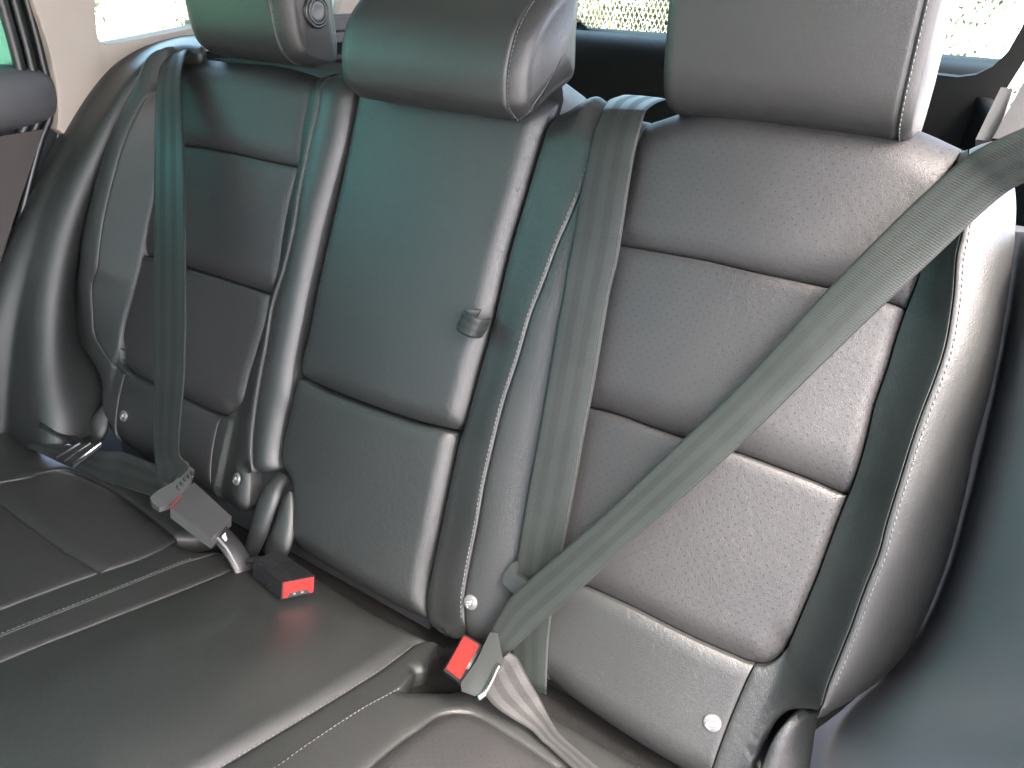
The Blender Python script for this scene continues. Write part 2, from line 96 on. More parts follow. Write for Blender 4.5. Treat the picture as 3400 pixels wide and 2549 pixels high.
# ------------------------------------------------------------------ light
SUN_EL, SUN_AZ = math.radians(57), math.radians(116)     # azimuth clockwise from +Y
world = bpy.data.worlds.new('World')
scene.world = world
world.use_nodes = True
nt = world.node_tree
nt.nodes.clear()
sky = nt.nodes.new('ShaderNodeTexSky')
sky.sky_type = 'NISHITA'
sky.sun_disc = False
sky.sun_elevation = SUN_EL
sky.sun_rotation = SUN_AZ
sky.air_density = 0.5
sky.dust_density = 5.0
sky.ozone_density = 0.0
bg = nt.nodes.new('ShaderNodeBackground')
bg.inputs['Strength'].default_value = 0.15
out = nt.nodes.new('ShaderNodeOutputWorld')
nt.links.new(sky.outputs[0], bg.inputs[0])
nt.links.new(bg.outputs[0], out.inputs[0])
sd = bpy.data.lights.new('sun', 'SUN')
sd.energy = .5
sd.angle = math.radians(10)
sd.color = (1.0, 0.95, 0.91)
sun = bpy.data.objects.new('sun', sd)
COL.objects.link(sun)
sdir = Vector((math.sin(SUN_AZ) * math.cos(SUN_EL), math.cos(SUN_AZ) * math.cos(SUN_EL), math.sin(SUN_EL)))
sun.rotation_euler = sdir.to_track_quat('Z', 'Y').to_euler()
scene.view_settings.view_transform = 'Standard'
scene.view_settings.look = 'None'
scene.view_settings.exposure = 4.6
scene.view_settings.gamma = 1.0
scene.render.engine = 'CYCLES'
scene.cycles.max_bounces = 10
scene.cycles.transparent_max_bounces = 16
scene.cycles.sample_clamp_indirect = 8

# ------------------------------------------------------------------ materials
def new_mat(name):
    m = bpy.data.materials.new(name)
    m.use_nodes = True
    n = m.node_tree
    return m, n, n.nodes['Principled BSDF']

def N(n, t, **kw):
    x = n.nodes.new(t)
    for k, v in kw.items():
        setattr(x, k, v)
    return x

def math_(n, op, a, b=None, clamp=False):
    x = N(n, 'ShaderNodeMath', operation=op, use_clamp=clamp)
    for i, v in enumerate((a, b)):
        if v is None: continue
        if isinstance(v, (int, float)): x.inputs[i].default_value = v
        else: n.links.new(v, x.inputs[i])
    return x.outputs[0]

def mixc(n, fac, a, b):
    x = N(n, 'ShaderNodeMix', data_type='RGBA')
    if isinstance(fac, (int, float)): x.inputs[0].default_value = fac
    else: n.links.new(fac, x.inputs[0])
    for i, v in ((6, a), (7, b)):
        if isinstance(v, tuple): x.inputs[i].default_value = (*v, 1) if len(v) == 3 else v
        else: n.links.new(v, x.inputs[i])
    return x.outputs[2]

def noise(n, coord, scale, detail=3, rough=.5):
    x = N(n, 'ShaderNodeTexNoise')
    x.inputs['Scale'].default_value = scale
    x.inputs['Detail'].default_value = detail
    x.inputs['Roughness'].default_value = rough
    n.links.new(coord, x.inputs['Vector'])
    return x.outputs[0]

def leather(name, base=(.0150, .0156, .0153), rough=.41, perf=False, grain=.00011, gscale=620, spec=.5):
    m, n, b = new_mat(name)
    tc = N(n, 'ShaderNodeTexCoord')
    obj = tc.outputs['Object']
    vor = N(n, 'ShaderNodeTexVoronoi', feature='DISTANCE_TO_EDGE')
    vor.inputs['Scale'].default_value = gscale
    warp = noise(n, obj, 160, 3)
    add = N(n, 'ShaderNodeVectorMath', operation='MULTIPLY_ADD')
    cmb = N(n, 'ShaderNodeCombineXYZ')
    for i in range(3): n.links.new(warp, cmb.inputs[i])
    n.links.new(cmb.outputs[0], add.inputs[0])
    add.inputs[1].default_value = (.006, .004, .005)
    n.links.new(obj, add.inputs[2])
    n.links.new(add.outputs[0], vor.inputs['Vector'])
    g = math_(n, 'MULTIPLY', vor.outputs['Distance'], 3.2, True)
    fine = noise(n, obj, 1500, 2)
    big = noise(n, obj, 9, 3)
    mid = noise(n, obj, 60, 4, .65)
    h = math_(n, 'ADD', g, math_(n, 'MULTIPLY', fine, .2))
    h = math_(n, 'ADD', h, math_(n, 'MULTIPLY', mid, .08))
    col = mixc(n, big, tuple(c * .82 for c in base), tuple(c * 1.25 for c in base))
    dust = math_(n, 'MULTIPLY', math_(n, 'SUBTRACT', mid, .55, True), .05)
    col = mixc(n, dust, col, (.16, .155, .15))
    if perf:
        uv = N(n, 'ShaderNodeUVMap')
        mp = N(n, 'ShaderNodeMapping')
        mp.inputs['Rotation'].default_value = (0, 0, math.radians(45))
        mp.inputs['Scale'].default_value = (1 / .0075, 1 / .0075, 1)
        n.links.new(uv.outputs[0], mp.inputs[0])
        fr = N(n, 'ShaderNodeVectorMath', operation='FRACTION')
        n.links.new(mp.outputs[0], fr.inputs[0])
        sb = N(n, 'ShaderNodeVectorMath', operation='SUBTRACT')
        n.links.new(fr.outputs[0], sb.inputs[0])
        sb.inputs[1].default_value = (.5, .5, 0)
        ln = N(n, 'ShaderNodeVectorMath', operation='LENGTH')
        n.links.new(sb.outputs[0], ln.inputs[0])
        hole = math_(n, 'LESS_THAN', ln.outputs['Value'], .125)
        col = mixc(n, hole, col, (.004, .004, .004))
        h = math_(n, 'SUBTRACT', h, math_(n, 'MULTIPLY', hole, 1.5))
    n.links.new(col, b.inputs['Base Color'])
    r = math_(n, 'ADD', math_(n, 'MULTIPLY', big, .14), rough - .07)
    r = math_(n, 'ADD', r, math_(n, 'MULTIPLY', mid, .03))
    n.links.new(r, b.inputs['Roughness'])
    b.inputs['Specular IOR Level'].default_value = spec
    bp = N(n, 'ShaderNodeBump')
    bp.inputs['Strength'].default_value = 1.0
    bp.inputs['Distance'].default_value = grain
    n.links.new(h, bp.inputs['Height'])
    n.links.new(bp.outputs[0], b.inputs['Normal'])
    return m

def plastic(name, col, rough=.45, grain=.00012, gscale=900, spec=.5, metallic=0, var=.15):
    m, n, b = new_mat(name)
    tc = N(n, 'ShaderNodeTexCoord')
    o = tc.outputs['Object']
    nz = noise(n, o, gscale, 2)
    bigz = noise(n, o, 14, 4, .6)
    c = mixc(n, bigz, tuple(max(0, x * (1 - var)) for x in col), tuple(min(1, x * (1 + var)) for x in col))
    n.links.new(c, b.inputs['Base Color'])
    n.links.new(math_(n, 'ADD', math_(n, 'MULTIPLY', bigz, .12), rough - .06), b.inputs['Roughness'])
    b.inputs['Metallic'].default_value = metallic
    b.inputs['Specular IOR Level'].default_value = spec
    if grain:
        bp = N(n, 'ShaderNodeBump')
        bp.inputs['Distance'].default_value = grain
        bp.inputs['Strength'].default_value = 1
        n.links.new(nz, bp.inputs['Height'])
        n.links.new(bp.outputs[0], b.inputs['Normal'])
    return m

def webbing(name, base=(.0058, .0078, .0072), spec=.24, dr=0):
    # uv: u across in metres, v along in metres
    m, n, b = new_mat(name)
    uv = N(n, 'ShaderNodeUVMap')
    sp = N(n, 'ShaderNodeSeparateXYZ')
    n.links.new(uv.outputs[0], sp.inputs[0])
    u, v = sp.outputs[0], sp.outputs[1]
    # twill ribs
    rib = math_(n, 'SINE', math_(n, 'ADD', math_(n, 'MULTIPLY', v, 2 * math.pi / .0021), math_(n, 'MULTIPLY', u, 900)))
    yarn = math_(n, 'SINE', math_(n, 'MULTIPLY', u, 2 * math.pi / .0018))
    # wide satin bands across the web
    band = math_(n, 'SINE', math_(n, 'ADD', math_(n, 'MULTIPLY', u, 2 * math.pi / .0165), -.6))
    band = math_(n, 'MULTIPLY', math_(n, 'ADD', math_(n, 'MULTIPLY', band, 3.0), .5), 1.0, True)
    tc = N(n, 'ShaderNodeTexCoord')
    nz = noise(n, tc.outputs['Object'], 25, 4, .6)
    col = mixc(n, band, tuple(c * .85 for c in base), tuple(c * 1.5 for c in base))
    col = mixc(n, math_(n, 'MULTIPLY', nz, .06), col, (.12, .12, .11))
    n.links.new(col, b.inputs['Base Color'])
    n.links.new(math_(n, 'SUBTRACT', .54 + dr, math_(n, 'MULTIPLY', band, .14)), b.inputs['Roughness'])
    b.inputs['Specular IOR Level'].default_value = spec
    b.inputs['Sheen Weight'].default_value = .03
    b.inputs['Sheen Roughness'].default_value = .4
    h = math_(n, 'ADD', rib, math_(n, 'MULTIPLY', yarn, .6))
    bp = N(n, 'ShaderNodeBump')
    bp.inputs['Distance'].default_value = .0001
    bp.inputs['Strength'].default_value = .6
    n.links.new(h, bp.inputs['Height'])
    n.links.new(bp.outputs[0], b.inputs['Normal'])
    return m

def glass_mat(name, tint):
    m = bpy.data.materials.new(name)
    m.use_nodes = True
    n = m.node_tree
    n.nodes.clear()
    tr = N(n, 'ShaderNodeBsdfTransparent')
    tr.inputs[0].default_value = (*tint, 1)
    gl = N(n, 'ShaderNodeBsdfGlossy')
    gl.inputs['Roughness'].default_value = .02
    lw = N(n, 'ShaderNodeFresnel')
    lw.inputs[0].default_value = 1.5
    mx = N(n, 'ShaderNodeMixShader')
    n.links.new(lw.outputs[0], mx.inputs[0])
    n.links.new(tr.outputs[0], mx.inputs[1])
    n.links.new(gl.outputs[0], mx.inputs[2])
    o = N(n, 'ShaderNodeOutputMaterial')
    n.links.new(mx.outputs[0], o.inputs[0])
    return m

M = dict(
    leather=leather('black_leather'),
    leather_smooth=leather('smooth_black_leather', base=(.0130, .0142, .0136), rough=.385, grain=.00012, gscale=800),
    perf=leather('perforated_black_leather', perf=True, grain=.00012, base=(.0148, .0144, .0148), rough=.48),
    carpet=plastic('black_carpet', (.008, .008, .008), .95, .0006, 700, .1),
    black=plastic('black_grained_plastic', (.012, .012, .013), .5),
    gloss=plastic('smooth_black_plastic', (.010, .010, .011), .28, .00002),
    soft=plastic('grey_soft_trim', (.045, .046, .05), .52, .0002, 1100),
    bootblack=plastic('matt_black_plastic', (.0016, .0022, .0019), .6, .0002, 700, .12),
    slate=plastic('slate_door_trim', (.115, .120, .132), .55, .00025, 900),
    beige=plastic('pale_beige_trim', (.27, .235, .205), .6, .0001, 500, .4, 0, .05),
    brown=plastic('brown_door_card', (.028, .022, .020), .55, .0002),
    rubber=plastic('black_rubber', (.007, .009, .009), .38, .00005),
    chrome=plastic('bright_metal', (.75, .75, .74), .22, 0, 500, .5, 1, .05),
    silver=plastic('silver_painted_button', (.15, .15, .148), .36, .00002, 500, .5, .55, .05),
    greyp=plastic('grey_plastic', (.045, .046, .046), .36, .00005),
    tonguep=plastic('dark_tongue_plastic', (.016, .018, .018), .32, .00005),
    red=plastic('red_orange_plastic', (.66, .012, .010), .32, .00003, 500, .5, 0, .05),
    white=plastic('white_label', (.8, .8, .8), .5, 0),
    thread=plastic('grey_thread', (.10, .098, .10), .6, 0),
    web=webbing('woven_belt_web'),
    weblite=webbing('woven_lap_web', (.011, .011, .011), .15, .2),
    glass_left=glass_mat('green_tinted_glass', (.56, 1.0, .80)),
    glass_front=glass_mat('green_light_filter_glass', (.58, .80, .70)),  # for the unseen windscreen: dims the front light and turns it green
    glass_rear=glass_mat('rear_glass', (.84, .93, .86)),
    headliner=plastic('pale_headliner', (.28, .31, .295), .9, .0003, 600, .1, 0, .03),
    paint=plastic('light_body_paint', (.7, .7, .7), .3, 0),
)

# ------------------------------------------------------------------ object helpers
def thing(name, label, cat, loc=(0, 0, 0), group=None):
    o = bpy.data.objects.new(name, None)
    o.empty_display_size = .05
    COL.objects.link(o)
    o.location = loc
    o['label'] = label
    o['category'] = cat
    if group: o['group'] = group
    return o

def link_mesh(name, me, mat, parent=None, label=None):
    o = bpy.data.objects.new(name, me)
    COL.objects.link(o)
    if mat is not None and not me.materials: me.materials.append(mat)
    if parent is not None:
        o.parent = parent
        base = parent
        off = Vector((0, 0, 0))
        while base is not None:
            off += base.location
            base = base.parent
        o.location = -off
    if label: o['label'] = label
    return o

def mk(name, verts, faces, mat, parent=None, uvs=None, smooth=True, label=None):
    me = bpy.data.meshes.new(name)
    me.from_pydata([tuple(map(float, v)) for v in verts], [], [tuple(map(int, f)) for f in faces])
    if uvs is not None:
        l = me.uv_layers.new(name='UVMap')
        vi = np.empty(len(me.loops), dtype=np.int32)
        me.loops.foreach_get('vertex_index', vi)
        l.data.foreach_set('uv', np.asarray(uvs, dtype=np.float32)[vi].ravel())
    if smooth:
        me.polygons.foreach_set('use_smooth', np.ones(len(me.polygons), dtype=bool))
    me.update()
    return link_mesh(name, me, mat, parent, label)

FR = {k: [np.array(a) for a in v] for k, v in T['frames'].items()}

def P(fr, u, v, h):
    o, U, V, Nn = FR[fr]
    return o + np.multiply.outer(u, U) + np.multiply.outer(v, V) + np.multiply.outer(h, Nn)

def catmull(pts, step=.003):
    p = np.array(pts, float)
    if len(p) < 3:
        L = np.linalg.norm(p[1] - p[0]); k = max(1, int(L / step))
        t = np.linspace(0, 1, k + 1)[:, None]
        return p[0] * (1 - t) + p[1] * t
    q = np.vstack([2 * p[0] - p[1], p, 2 * p[-1] - p[-2]])
    out = []
    for i in range(1, len(q) - 2):
        p0, p1, p2, p3 = q[i - 1:i + 3]
        L = np.linalg.norm(p2 - p1); k = max(2, int(L / step))
        d0, d1, d2 = [max(np.linalg.norm(b - a), 1e-6) ** .5 for a, b in ((p0, p1), (p1, p2), (p2, p3))]
        t = np.linspace(0, 1, k, endpoint=False)[:, None]
        m1 = (p2 - p1) + d1 * ((p1 - p0) / d0 - (p2 - p0) / (d0 + d1))
        m2 = (p2 - p1) + d1 * ((p3 - p2) / d2 - (p3 - p1) / (d1 + d2))
        out.append((2 * t**3 - 3 * t**2 + 1) * p1 + (t**3 - 2 * t**2 + t) * m1 + (-2 * t**3 + 3 * t**2) * p2 + (t**3 - t**2) * m2)
    out.append(p[-1][None])
    return np.vstack(out)

_cc = {}
def tr(name):
    if isinstance(name, str):
        if name not in _cc: _cc[name] = catmull(T[name])
        return _cc[name]
    return catmull(name)

def sub(name, v0, v1, axis=1):
    c = tr(name)
    lo, hi = min(v0, v1), max(v0, v1)
    return c[(c[:, axis] >= lo) & (c[:, axis] <= hi)]

def seg_dist(pts, line):
    # min distance from pts to polyline
    a, b = line[:-1], line[1:]
    ab = b - a
    L2 = (ab**2).sum(1) + 1e-14
    best = np.full(len(pts), 1e9)
    for i0 in range(0, len(pts), 4000):
        p = pts[i0:i0 + 4000]
        ap = p[:, None] - a[None]
        t = np.clip((ap * ab).sum(2) / L2, 0, 1)
        d = np.sqrt(((ap - t[..., None] * ab)**2).sum(2))
        best[i0:i0 + 4000] = d.min(1)
    return best

def inside(pts, poly):
    x, y = pts[:, 0], pts[:, 1]
    c = np.zeros(len(pts), bool)
    px, py = poly[:, 0], poly[:, 1]
    qx, qy = np.roll(px, 1), np.roll(py, 1)
    for i in range(len(poly)):
        cond = (py[i] > y) != (qy[i] > y)
        if not cond.any(): continue
        xi = (qx[i] - px[i]) * (y - py[i]) / (qy[i] - py[i] + 1e-15) + px[i]
        c ^= cond & (x < xi)
    return c

def patch(name, fr, sides, H, mat, parent, pitch=.0045, gap=.0006, skirt=.02, label=None):
    """pillow panel: sides = [(curve, D, r), ...] in order round the panel; H(u, v) base height"""
    curves = []
    last = None
    for c, D, r in sides:
        c = tr(c) if isinstance(c, str) else np.asarray(c, float)
        if last is not None and np.linalg.norm(c[0] - last) > np.linalg.norm(c[-1] - last): c = c[::-1]
        elif last is None:
            nx = sides[1][0]; nx = tr(nx) if isinstance(nx, str) else np.asarray(nx, float)
            if min(np.linalg.norm(c[0] - nx[0]), np.linalg.norm(c[0] - nx[-1])) < min(np.linalg.norm(c[-1] - nx[0]), np.linalg.norm(c[-1] - nx[-1])): c = c[::-1]
        curves.append((c, D, r)); last = c[-1]
    ring = []
    for c, D, r in curves:
        for p in c:
            if not ring or np.linalg.norm(p - ring[-1]) > .0009: ring.append(p)
    if np.linalg.norm(ring[0] - ring[-1]) < .0009: ring.pop()
    ring = np.array(ring)
    # resample the ring at a regular step
    cl = np.vstack([ring, ring[:1]])
    s = np.concatenate([[0], np.cumsum(np.linalg.norm(np.diff(cl, axis=0), axis=1))])
    n = int(s[-1] / .0028)
    tt = np.linspace(0, s[-1], n, endpoint=False)
    ring = np.stack([np.interp(tt, s, cl[:, 0]), np.interp(tt, s, cl[:, 1])], 1)
    area = .5 * np.sum(ring[:, 0] * np.roll(ring[:, 1], -1) - np.roll(ring[:, 0], -1) * ring[:, 1])
    if area < 0: ring = ring[::-1]
    tg = np.roll(ring, -1, 0) - np.roll(ring, 1, 0)
    tg /= np.linalg.norm(tg, axis=1)[:, None] + 1e-12
    nin = np.stack([-tg[:, 1], tg[:, 0]], 1)
    ring = ring + nin * gap
    closed = np.vstack([ring, ring[:1]])
    extra = []
    for off in (.0006, .0016, .0032, .0056):
        q = ring + nin * off
        if off > .004: q = q[::2]
        extra.append(q[seg_dist(q, closed) > off * .85])
    mn, mx = ring.min(0), ring.max(0)
    gx = np.arange(mn[0], mx[0], pitch); gy = np.arange(mn[1], mx[1], pitch * .866)
    X, Y = np.meshgrid(gx, gy); X[1::2] += pitch / 2
    g = np.stack([X.ravel(), Y.ravel()], 1)
    g = g[inside(g, ring)]
    g = g[seg_dist(g, closed) > .0085]
    allp = np.vstack([ring] + extra + [g])
    nr = len(ring)
    res = delaunay_2d_cdt([Vector(p) for p in allp], [(i, (i + 1) % nr) for i in range(nr)], [list(range(nr))], 1, 1e-6)
    vs = np.array([tuple(v) for v in res[0]]); fs = [list(f) for f in res[2]]
    h = H(vs[:, 0], vs[:, 1]).astype(float)
    drop = np.zeros(len(vs))
    for c, D, r in curves:
        if D == 0: continue
        d = np.clip(seg_dist(vs, c), 0, r) / r
        k = 1 - np.sqrt(np.clip(1 - (1 - d)**2, 0, 1))
        # mostly a soft shoulder, ending in a tight roll
        k = .45 * k + .55 * (1 - d)**2.2
        drop = (drop**2 + (D * k)**2)**.5
    h -= drop
    nv = len(vs)
    # skirt
    bnd = {}
    for f in fs:
        for a, b in zip(f, f[1:] + f[:1]):
            if (b, a) in bnd: del bnd[(b, a)]
            else: bnd[(a, b)] = 1
    idx = {}
    verts = P(fr, vs[:, 0], vs[:, 1], h)
    uv = vs.copy()
    ext, extuv = [], []
    for (a, b) in bnd:
        for q in (a, b):
            if q not in idx:
                idx[q] = nv + len(ext)
                ext.append(verts[q] - FR[fr][3] * skirt); extuv.append(uv[q])
    for (a, b) in list(bnd): fs.append([b, a, idx[a], idx[b]])
    if ext:
        verts = np.vstack([verts, np.array(ext)]); uv = np.vstack([uv, np.array(extuv)])
    # orient outward
    f0 = fs[0]
    nn = np.cross(verts[f0[1]] - verts[f0[0]], verts[f0[2]] - verts[f0[0]])
    if np.dot(nn, FR[fr][3]) < 0: fs = [f[::-1] for f in fs]
    return mk(name, verts, fs, mat, parent, uv, True, label)

def at_v(name, v, dh=0):
    c = tr(name); o = np.argsort(c[:, 1])
    return np.interp(v, c[o, 1], c[o, 0])

def tube(path, r, seg=8, close=False, flat=1.0):
    p = np.array(path, float); n = len(p)
    t = np.gradient(p, axis=0) if not close else (np.roll(p, -1, 0) - np.roll(p, 1, 0))
    t /= np.linalg.norm(t, axis=1)[:, None] + 1e-12
    up = np.array([0.1, .2, 1.0]); vs = []
    rr = r if hasattr(r, '__len__') else [r] * n
    a = np.cross(t[0], up); a /= np.linalg.norm(a)
    for i in range(n):
        a = a - t[i] * np.dot(a, t[i]); a /= np.linalg.norm(a) + 1e-12
        b = np.cross(t[i], a)
        for k in range(seg):
            w = 2 * math.pi * k / seg
            vs.append(p[i] + rr[i] * (math.cos(w) * a + flat * math.sin(w) * b))
    fs = []
    m = n if close else n - 1
    for i in range(m):
        j = (i + 1) % n
        for k in range(seg):
            l = (k + 1) % seg
            fs.append([i * seg + k, i * seg + l, j * seg + l, j * seg + k])
    if not close:
        fs.append(list(range(seg))[::-1]); fs.append([(n - 1) * seg + k for k in range(seg)])
    return vs, fs

def join(*parts):
    V, F = [], []
    for v, f in parts:
        o = len(V); V += list(v); F += [[i + o for i in q] for q in f]
    return V, F

def stitches(name, fr, curve, H, parent, off=.003, pitch=.0045, length=.0028, r=.00045, lift=.0006, side=1, mat=None, trim=.045):
    """short thread stitches running beside a seam"""
    c = tr(curve) if isinstance(curve, str) else np.asarray(curve)
    s = np.concatenate([[0], np.cumsum(np.linalg.norm(np.diff(c, axis=0), axis=1))])
    n = int(s[-1] / pitch)
    V, F = [], []
    for i in range(int(trim / pitch), n - 3):
        a = i * pitch; b = a + length
        p = np.stack([np.interp([a, b], s, c[:, 0]), np.interp([a, b], s, c[:, 1])], 1)
        d = (p[1] - p[0]) / (np.linalg.norm(p[1] - p[0]) + 1e-9)
        nrm = np.array([-d[1], d[0]]) * side * off
        p = p + nrm
        h = H(p[:, 0], p[:, 1]) + lift
        q = P(fr, p[:, 0], p[:, 1], h)
        mid = (q[0] + q[1]) / 2 + FR[fr][3] * r * .6
        v, f = tube([q[0] - FR[fr][3] * r, mid, q[1] - FR[fr][3] * r], [r * .6, r, r * .6], 4)
        o = len(V); V += v; F += [[k + o for k in g] for g in f]
    ob = mk(name, V, F, mat or M['thread'], parent)
    ob['kind'] = 'stuff'
    return ob

def ribbon(name, pairs, mat, parent, thick=.0012, nx=13, step=.006, bow=0.0, wavy=0.0):
    A = catmull([p[0] for p in pairs], step); B = np.array([p[1] for p in pairs], float)
    # sample both edges with the same parameter
    def res(pts, n):
        c = catmull(pts, .003); s = np.concatenate([[0], np.cumsum(np.linalg.norm(np.diff(c, axis=0), axis=1))])
        return c, s
    n = max(8, len(A))
    k = len(pairs)
    def param(pts):
        pts = np.array(pts, float); t = np.arange(k); tt = np.linspace(0, k - 1, n)
        q = np.vstack([2 * pts[0] - pts[1], pts, 2 * pts[-1] - pts[-2]])
        i = np.minimum(tt.astype(int), k - 2); f = (tt - i)[:, None]
        p0, p1, p2, p3 = q[i], q[i + 1], q[i + 2], q[i + 3]
        return .5 * (2 * p1 + (p2 - p0) * f + (2 * p0 - 5 * p1 + 4 * p2 - p3) * f**2 + (3 * p1 - p0 - 3 * p2 + p3) * f**3)
    A, B = param([p[0] for p in pairs]), param([p[1] for p in pairs])
    mid = (A + B) / 2
    s = np.concatenate([[0], np.cumsum(np.linalg.norm(np.diff(mid, axis=0), axis=1))])
    tan = np.gradient(mid, axis=0)
    nor = np.cross(B - A, tan); nor /= np.linalg.norm(nor, axis=1)[:, None] + 1e-12
    if np.dot(nor[n // 2], np.array(CAMT['loc']) - mid[n // 2]) < 0: nor = -nor
    V, UV = [], []
    for side in (0, 1):
        for i in range(n):
            w = np.linalg.norm(B[i] - A[i])
            for j in range(nx):
                x = j / (nx - 1)
                e = 1 - (2 * x - 1)**8
                hh = (thick / 2) * (e * .8 + .2) * (1 if side == 0 else -1)
                hh += bow * (1 - (2 * x - 1)**2)
                if wavy: hh += wavy * math.sin(s[i] * 31 + x * 3.1) * math.sin(s[i] * 13)
                V.append(A[i] * (1 - x) + B[i] * x + nor[i] * hh); UV.append((x * .047, s[i]))
    F = []
    for side in (0, 1):
        o = side * n * nx
        for i in range(n - 1):
            for j in range(nx - 1):
                q = [o + i * nx + j, o + i * nx + j + 1, o + (i + 1) * nx + j + 1, o + (i + 1) * nx + j]
                F.append(q if side == 0 else q[::-1])
    o = n * nx
    for i in range(n - 1):
        F.append([i * nx, (i + 1) * nx, o + (i + 1) * nx, o + i * nx])
        e = nx - 1
        F.append([i * nx + e, o + i * nx + e, o + (i + 1) * nx + e, (i + 1) * nx + e])
    for i in (0, n - 1):
        for j in range(nx - 1): F.append([i * nx + j, o + i * nx + j, o + i * nx + j + 1, i * nx + j + 1])
    ob = mk(name, V, F, mat, parent, UV)
    bm = bmesh.new(); bm.from_mesh(ob.data); bmesh.ops.recalc_face_normals(bm, faces=bm.faces); bm.to_mesh(ob.data); bm.free()
    return ob

def bevel_obj(name, bm, mat, parent, bevel=.002, seg=3, smooth=True, label=None):
    if bevel > 0:
        es = [e for e in bm.edges if len(e.link_faces) == 2 and e.calc_face_angle(0) > math.radians(25)]
        bmesh.ops.bevel(bm, geom=es, offset=bevel, segments=seg, profile=.5, affect='EDGES', clamp_overlap=True)
    bmesh.ops.recalc_face_normals(bm, faces=bm.faces)
    me = bpy.data.meshes.new(name); bm.to_mesh(me); bm.free()
    if smooth:
        me.polygons.foreach_set('use_smooth', np.ones(len(me.polygons), dtype=bool))
        try: me.set_sharp_from_angle(angle=math.radians(40))
        except Exception: pass
    return link_mesh(name, me, mat, parent, label)

def prism(name, top, depth, mat, parent, bevel=.002, seg=3, label=None):
    """top: 3D outline; depth: vector"""
    bm = bmesh.new()
    d = Vector(depth)
    a = [bm.verts.new(Vector(p)) for p in top]; b = [bm.verts.new(Vector(p) + d) for p in top]
    bm.faces.new(a); bm.faces.new(b[::-1])
    for i in range(len(a)):
        j = (i + 1) % len(a); bm.faces.new([a[i], b[i], b[j], a[j]])
    return bevel_obj(name, bm, mat, parent, bevel, seg, True, label)

def box(name, lo, hi, mat, parent, bevel=.003, label=None):
    x0, y0, z0 = lo; x1, y1, z1 = hi
    return prism(name, [(x0, y0, z1), (x1, y0, z1), (x1, y1, z1), (x0, y1, z1)], (0, 0, z0 - z1), mat, parent, bevel, 2, label)

def bn_(): return FR['b'][3]

# ================================================================== SEAT BACKS
BW = FR['b']
def step01(x): return np.clip(x, 0, 1)
def smooth01(x): x = np.clip(x, 0, 1); return x * x * (3 - 2 * x)

VTOP = .632
# ---- centre
def Hc(u, v):
    crown = .010 * (1 - (u / .15)**2)
    return .006 + crown + .004 * np.sin(v * 9) * .5
sb_c = thing('rear_seat', 'narrow middle seat section in black leather with the lower rounded headrest', 'seat', P('b', 0, 0, -.02), 'upright sections of the rear seat')
top_c = catmull([T['CUl'][0], [-.06, .655], [.03, .655], T['CUr'][-1]])
patch('upper_cushion_panel', 'b', [('CUl', .012, .018), ('CUb', .014, .030), ('CUr', .015, .022), (top_c, .04, .05)], Hc, M['leather_smooth'], sb_c, skirt=.05)
patch('lower_cushion_panel', 'b', [('CLl', .012, .018), ('CLb', .016, .03), ('CLr', .013, .018), ('CLt', .006, .014)], Hc, M['leather_smooth'], sb_c, skirt=.05)

# ---- right
def Hr(u, v):
    kc, kp, ki, ko, kq, ke = [at_v(k, v) for k in ('RSl', 'RP', 'RIi', 'RIo', 'ROp', 'ROe')]
    t1 = (u - kc) / np.maximum(kp - kc, .004); t2 = (u - kp) / np.maximum(ki - kp, .004)
    t4 = (u - ko) / np.maximum(kq - ko, .004); t5 = step01((u - kq) / np.maximum(ke - kq, .01))
    h = np.zeros_like(u)
    h = np.where(u < kp, .006 + .012 * smooth01(t1), h)
    h = np.where((u >= kp) & (u < ki), .018 * (1 - smooth01(t2)) + .004 * np.sin(np.pi * step01(t2)), h)
    mid = step01((u - ki) / np.maximum(ko - ki, .01))
    h = np.where((u >= ki) & (u <= ko), .010 * np.sin(np.pi * mid)**.85, h)
    rise = .046 * step01(t4)**1.1 - .004 * np.sin(np.pi * step01(t4))
    lowfade = smooth01((v - .02) / .15)
    h = np.where((u > ko) & (u <= kq), rise * lowfade + .004 * (1 - lowfade), h)
    edge = .046 * lowfade + .004 * (1 - lowfade)
    h = np.where(u > kq, edge - .016 * t5 - .034 * (1 - np.sqrt(np.clip(1 - t5**2.2, 0, 1))), h)
    return h
sb_r = thing('rear_seat', 'wide black leather seat section at the right, crossed by the diagonal belt', 'seat', P('b', .4, 0, -.02), 'upright sections of the rear seat')
R_in_top, R_out_top = tr('RIi')[0], tr('RIo')[0]
topRS = catmull([T['RSl'][0], [.17, .640], T['RP'][0]])
patch('inner_side_panel', 'b', [('RSl', .008, .012), (topRS, .035, .045), ('RP', .003, .005), ([T['RSl'][-1], T['RP'][-1]], .012, .02)], Hr, M['leather_smooth'], sb_r, skirt=.05)
topRB = catmull([T['RP'][0], T['RIi'][0]])
botRB = catmull(T['RJ'][:4])
patch('inner_bolster', 'b', [('RP', .003, .006), (topRB, .035, .045), ('RIi', .004, .008), ('RLl', .002, .006), (botRB, .02, .035)], Hr, M['leather'], sb_r, skirt=.05)
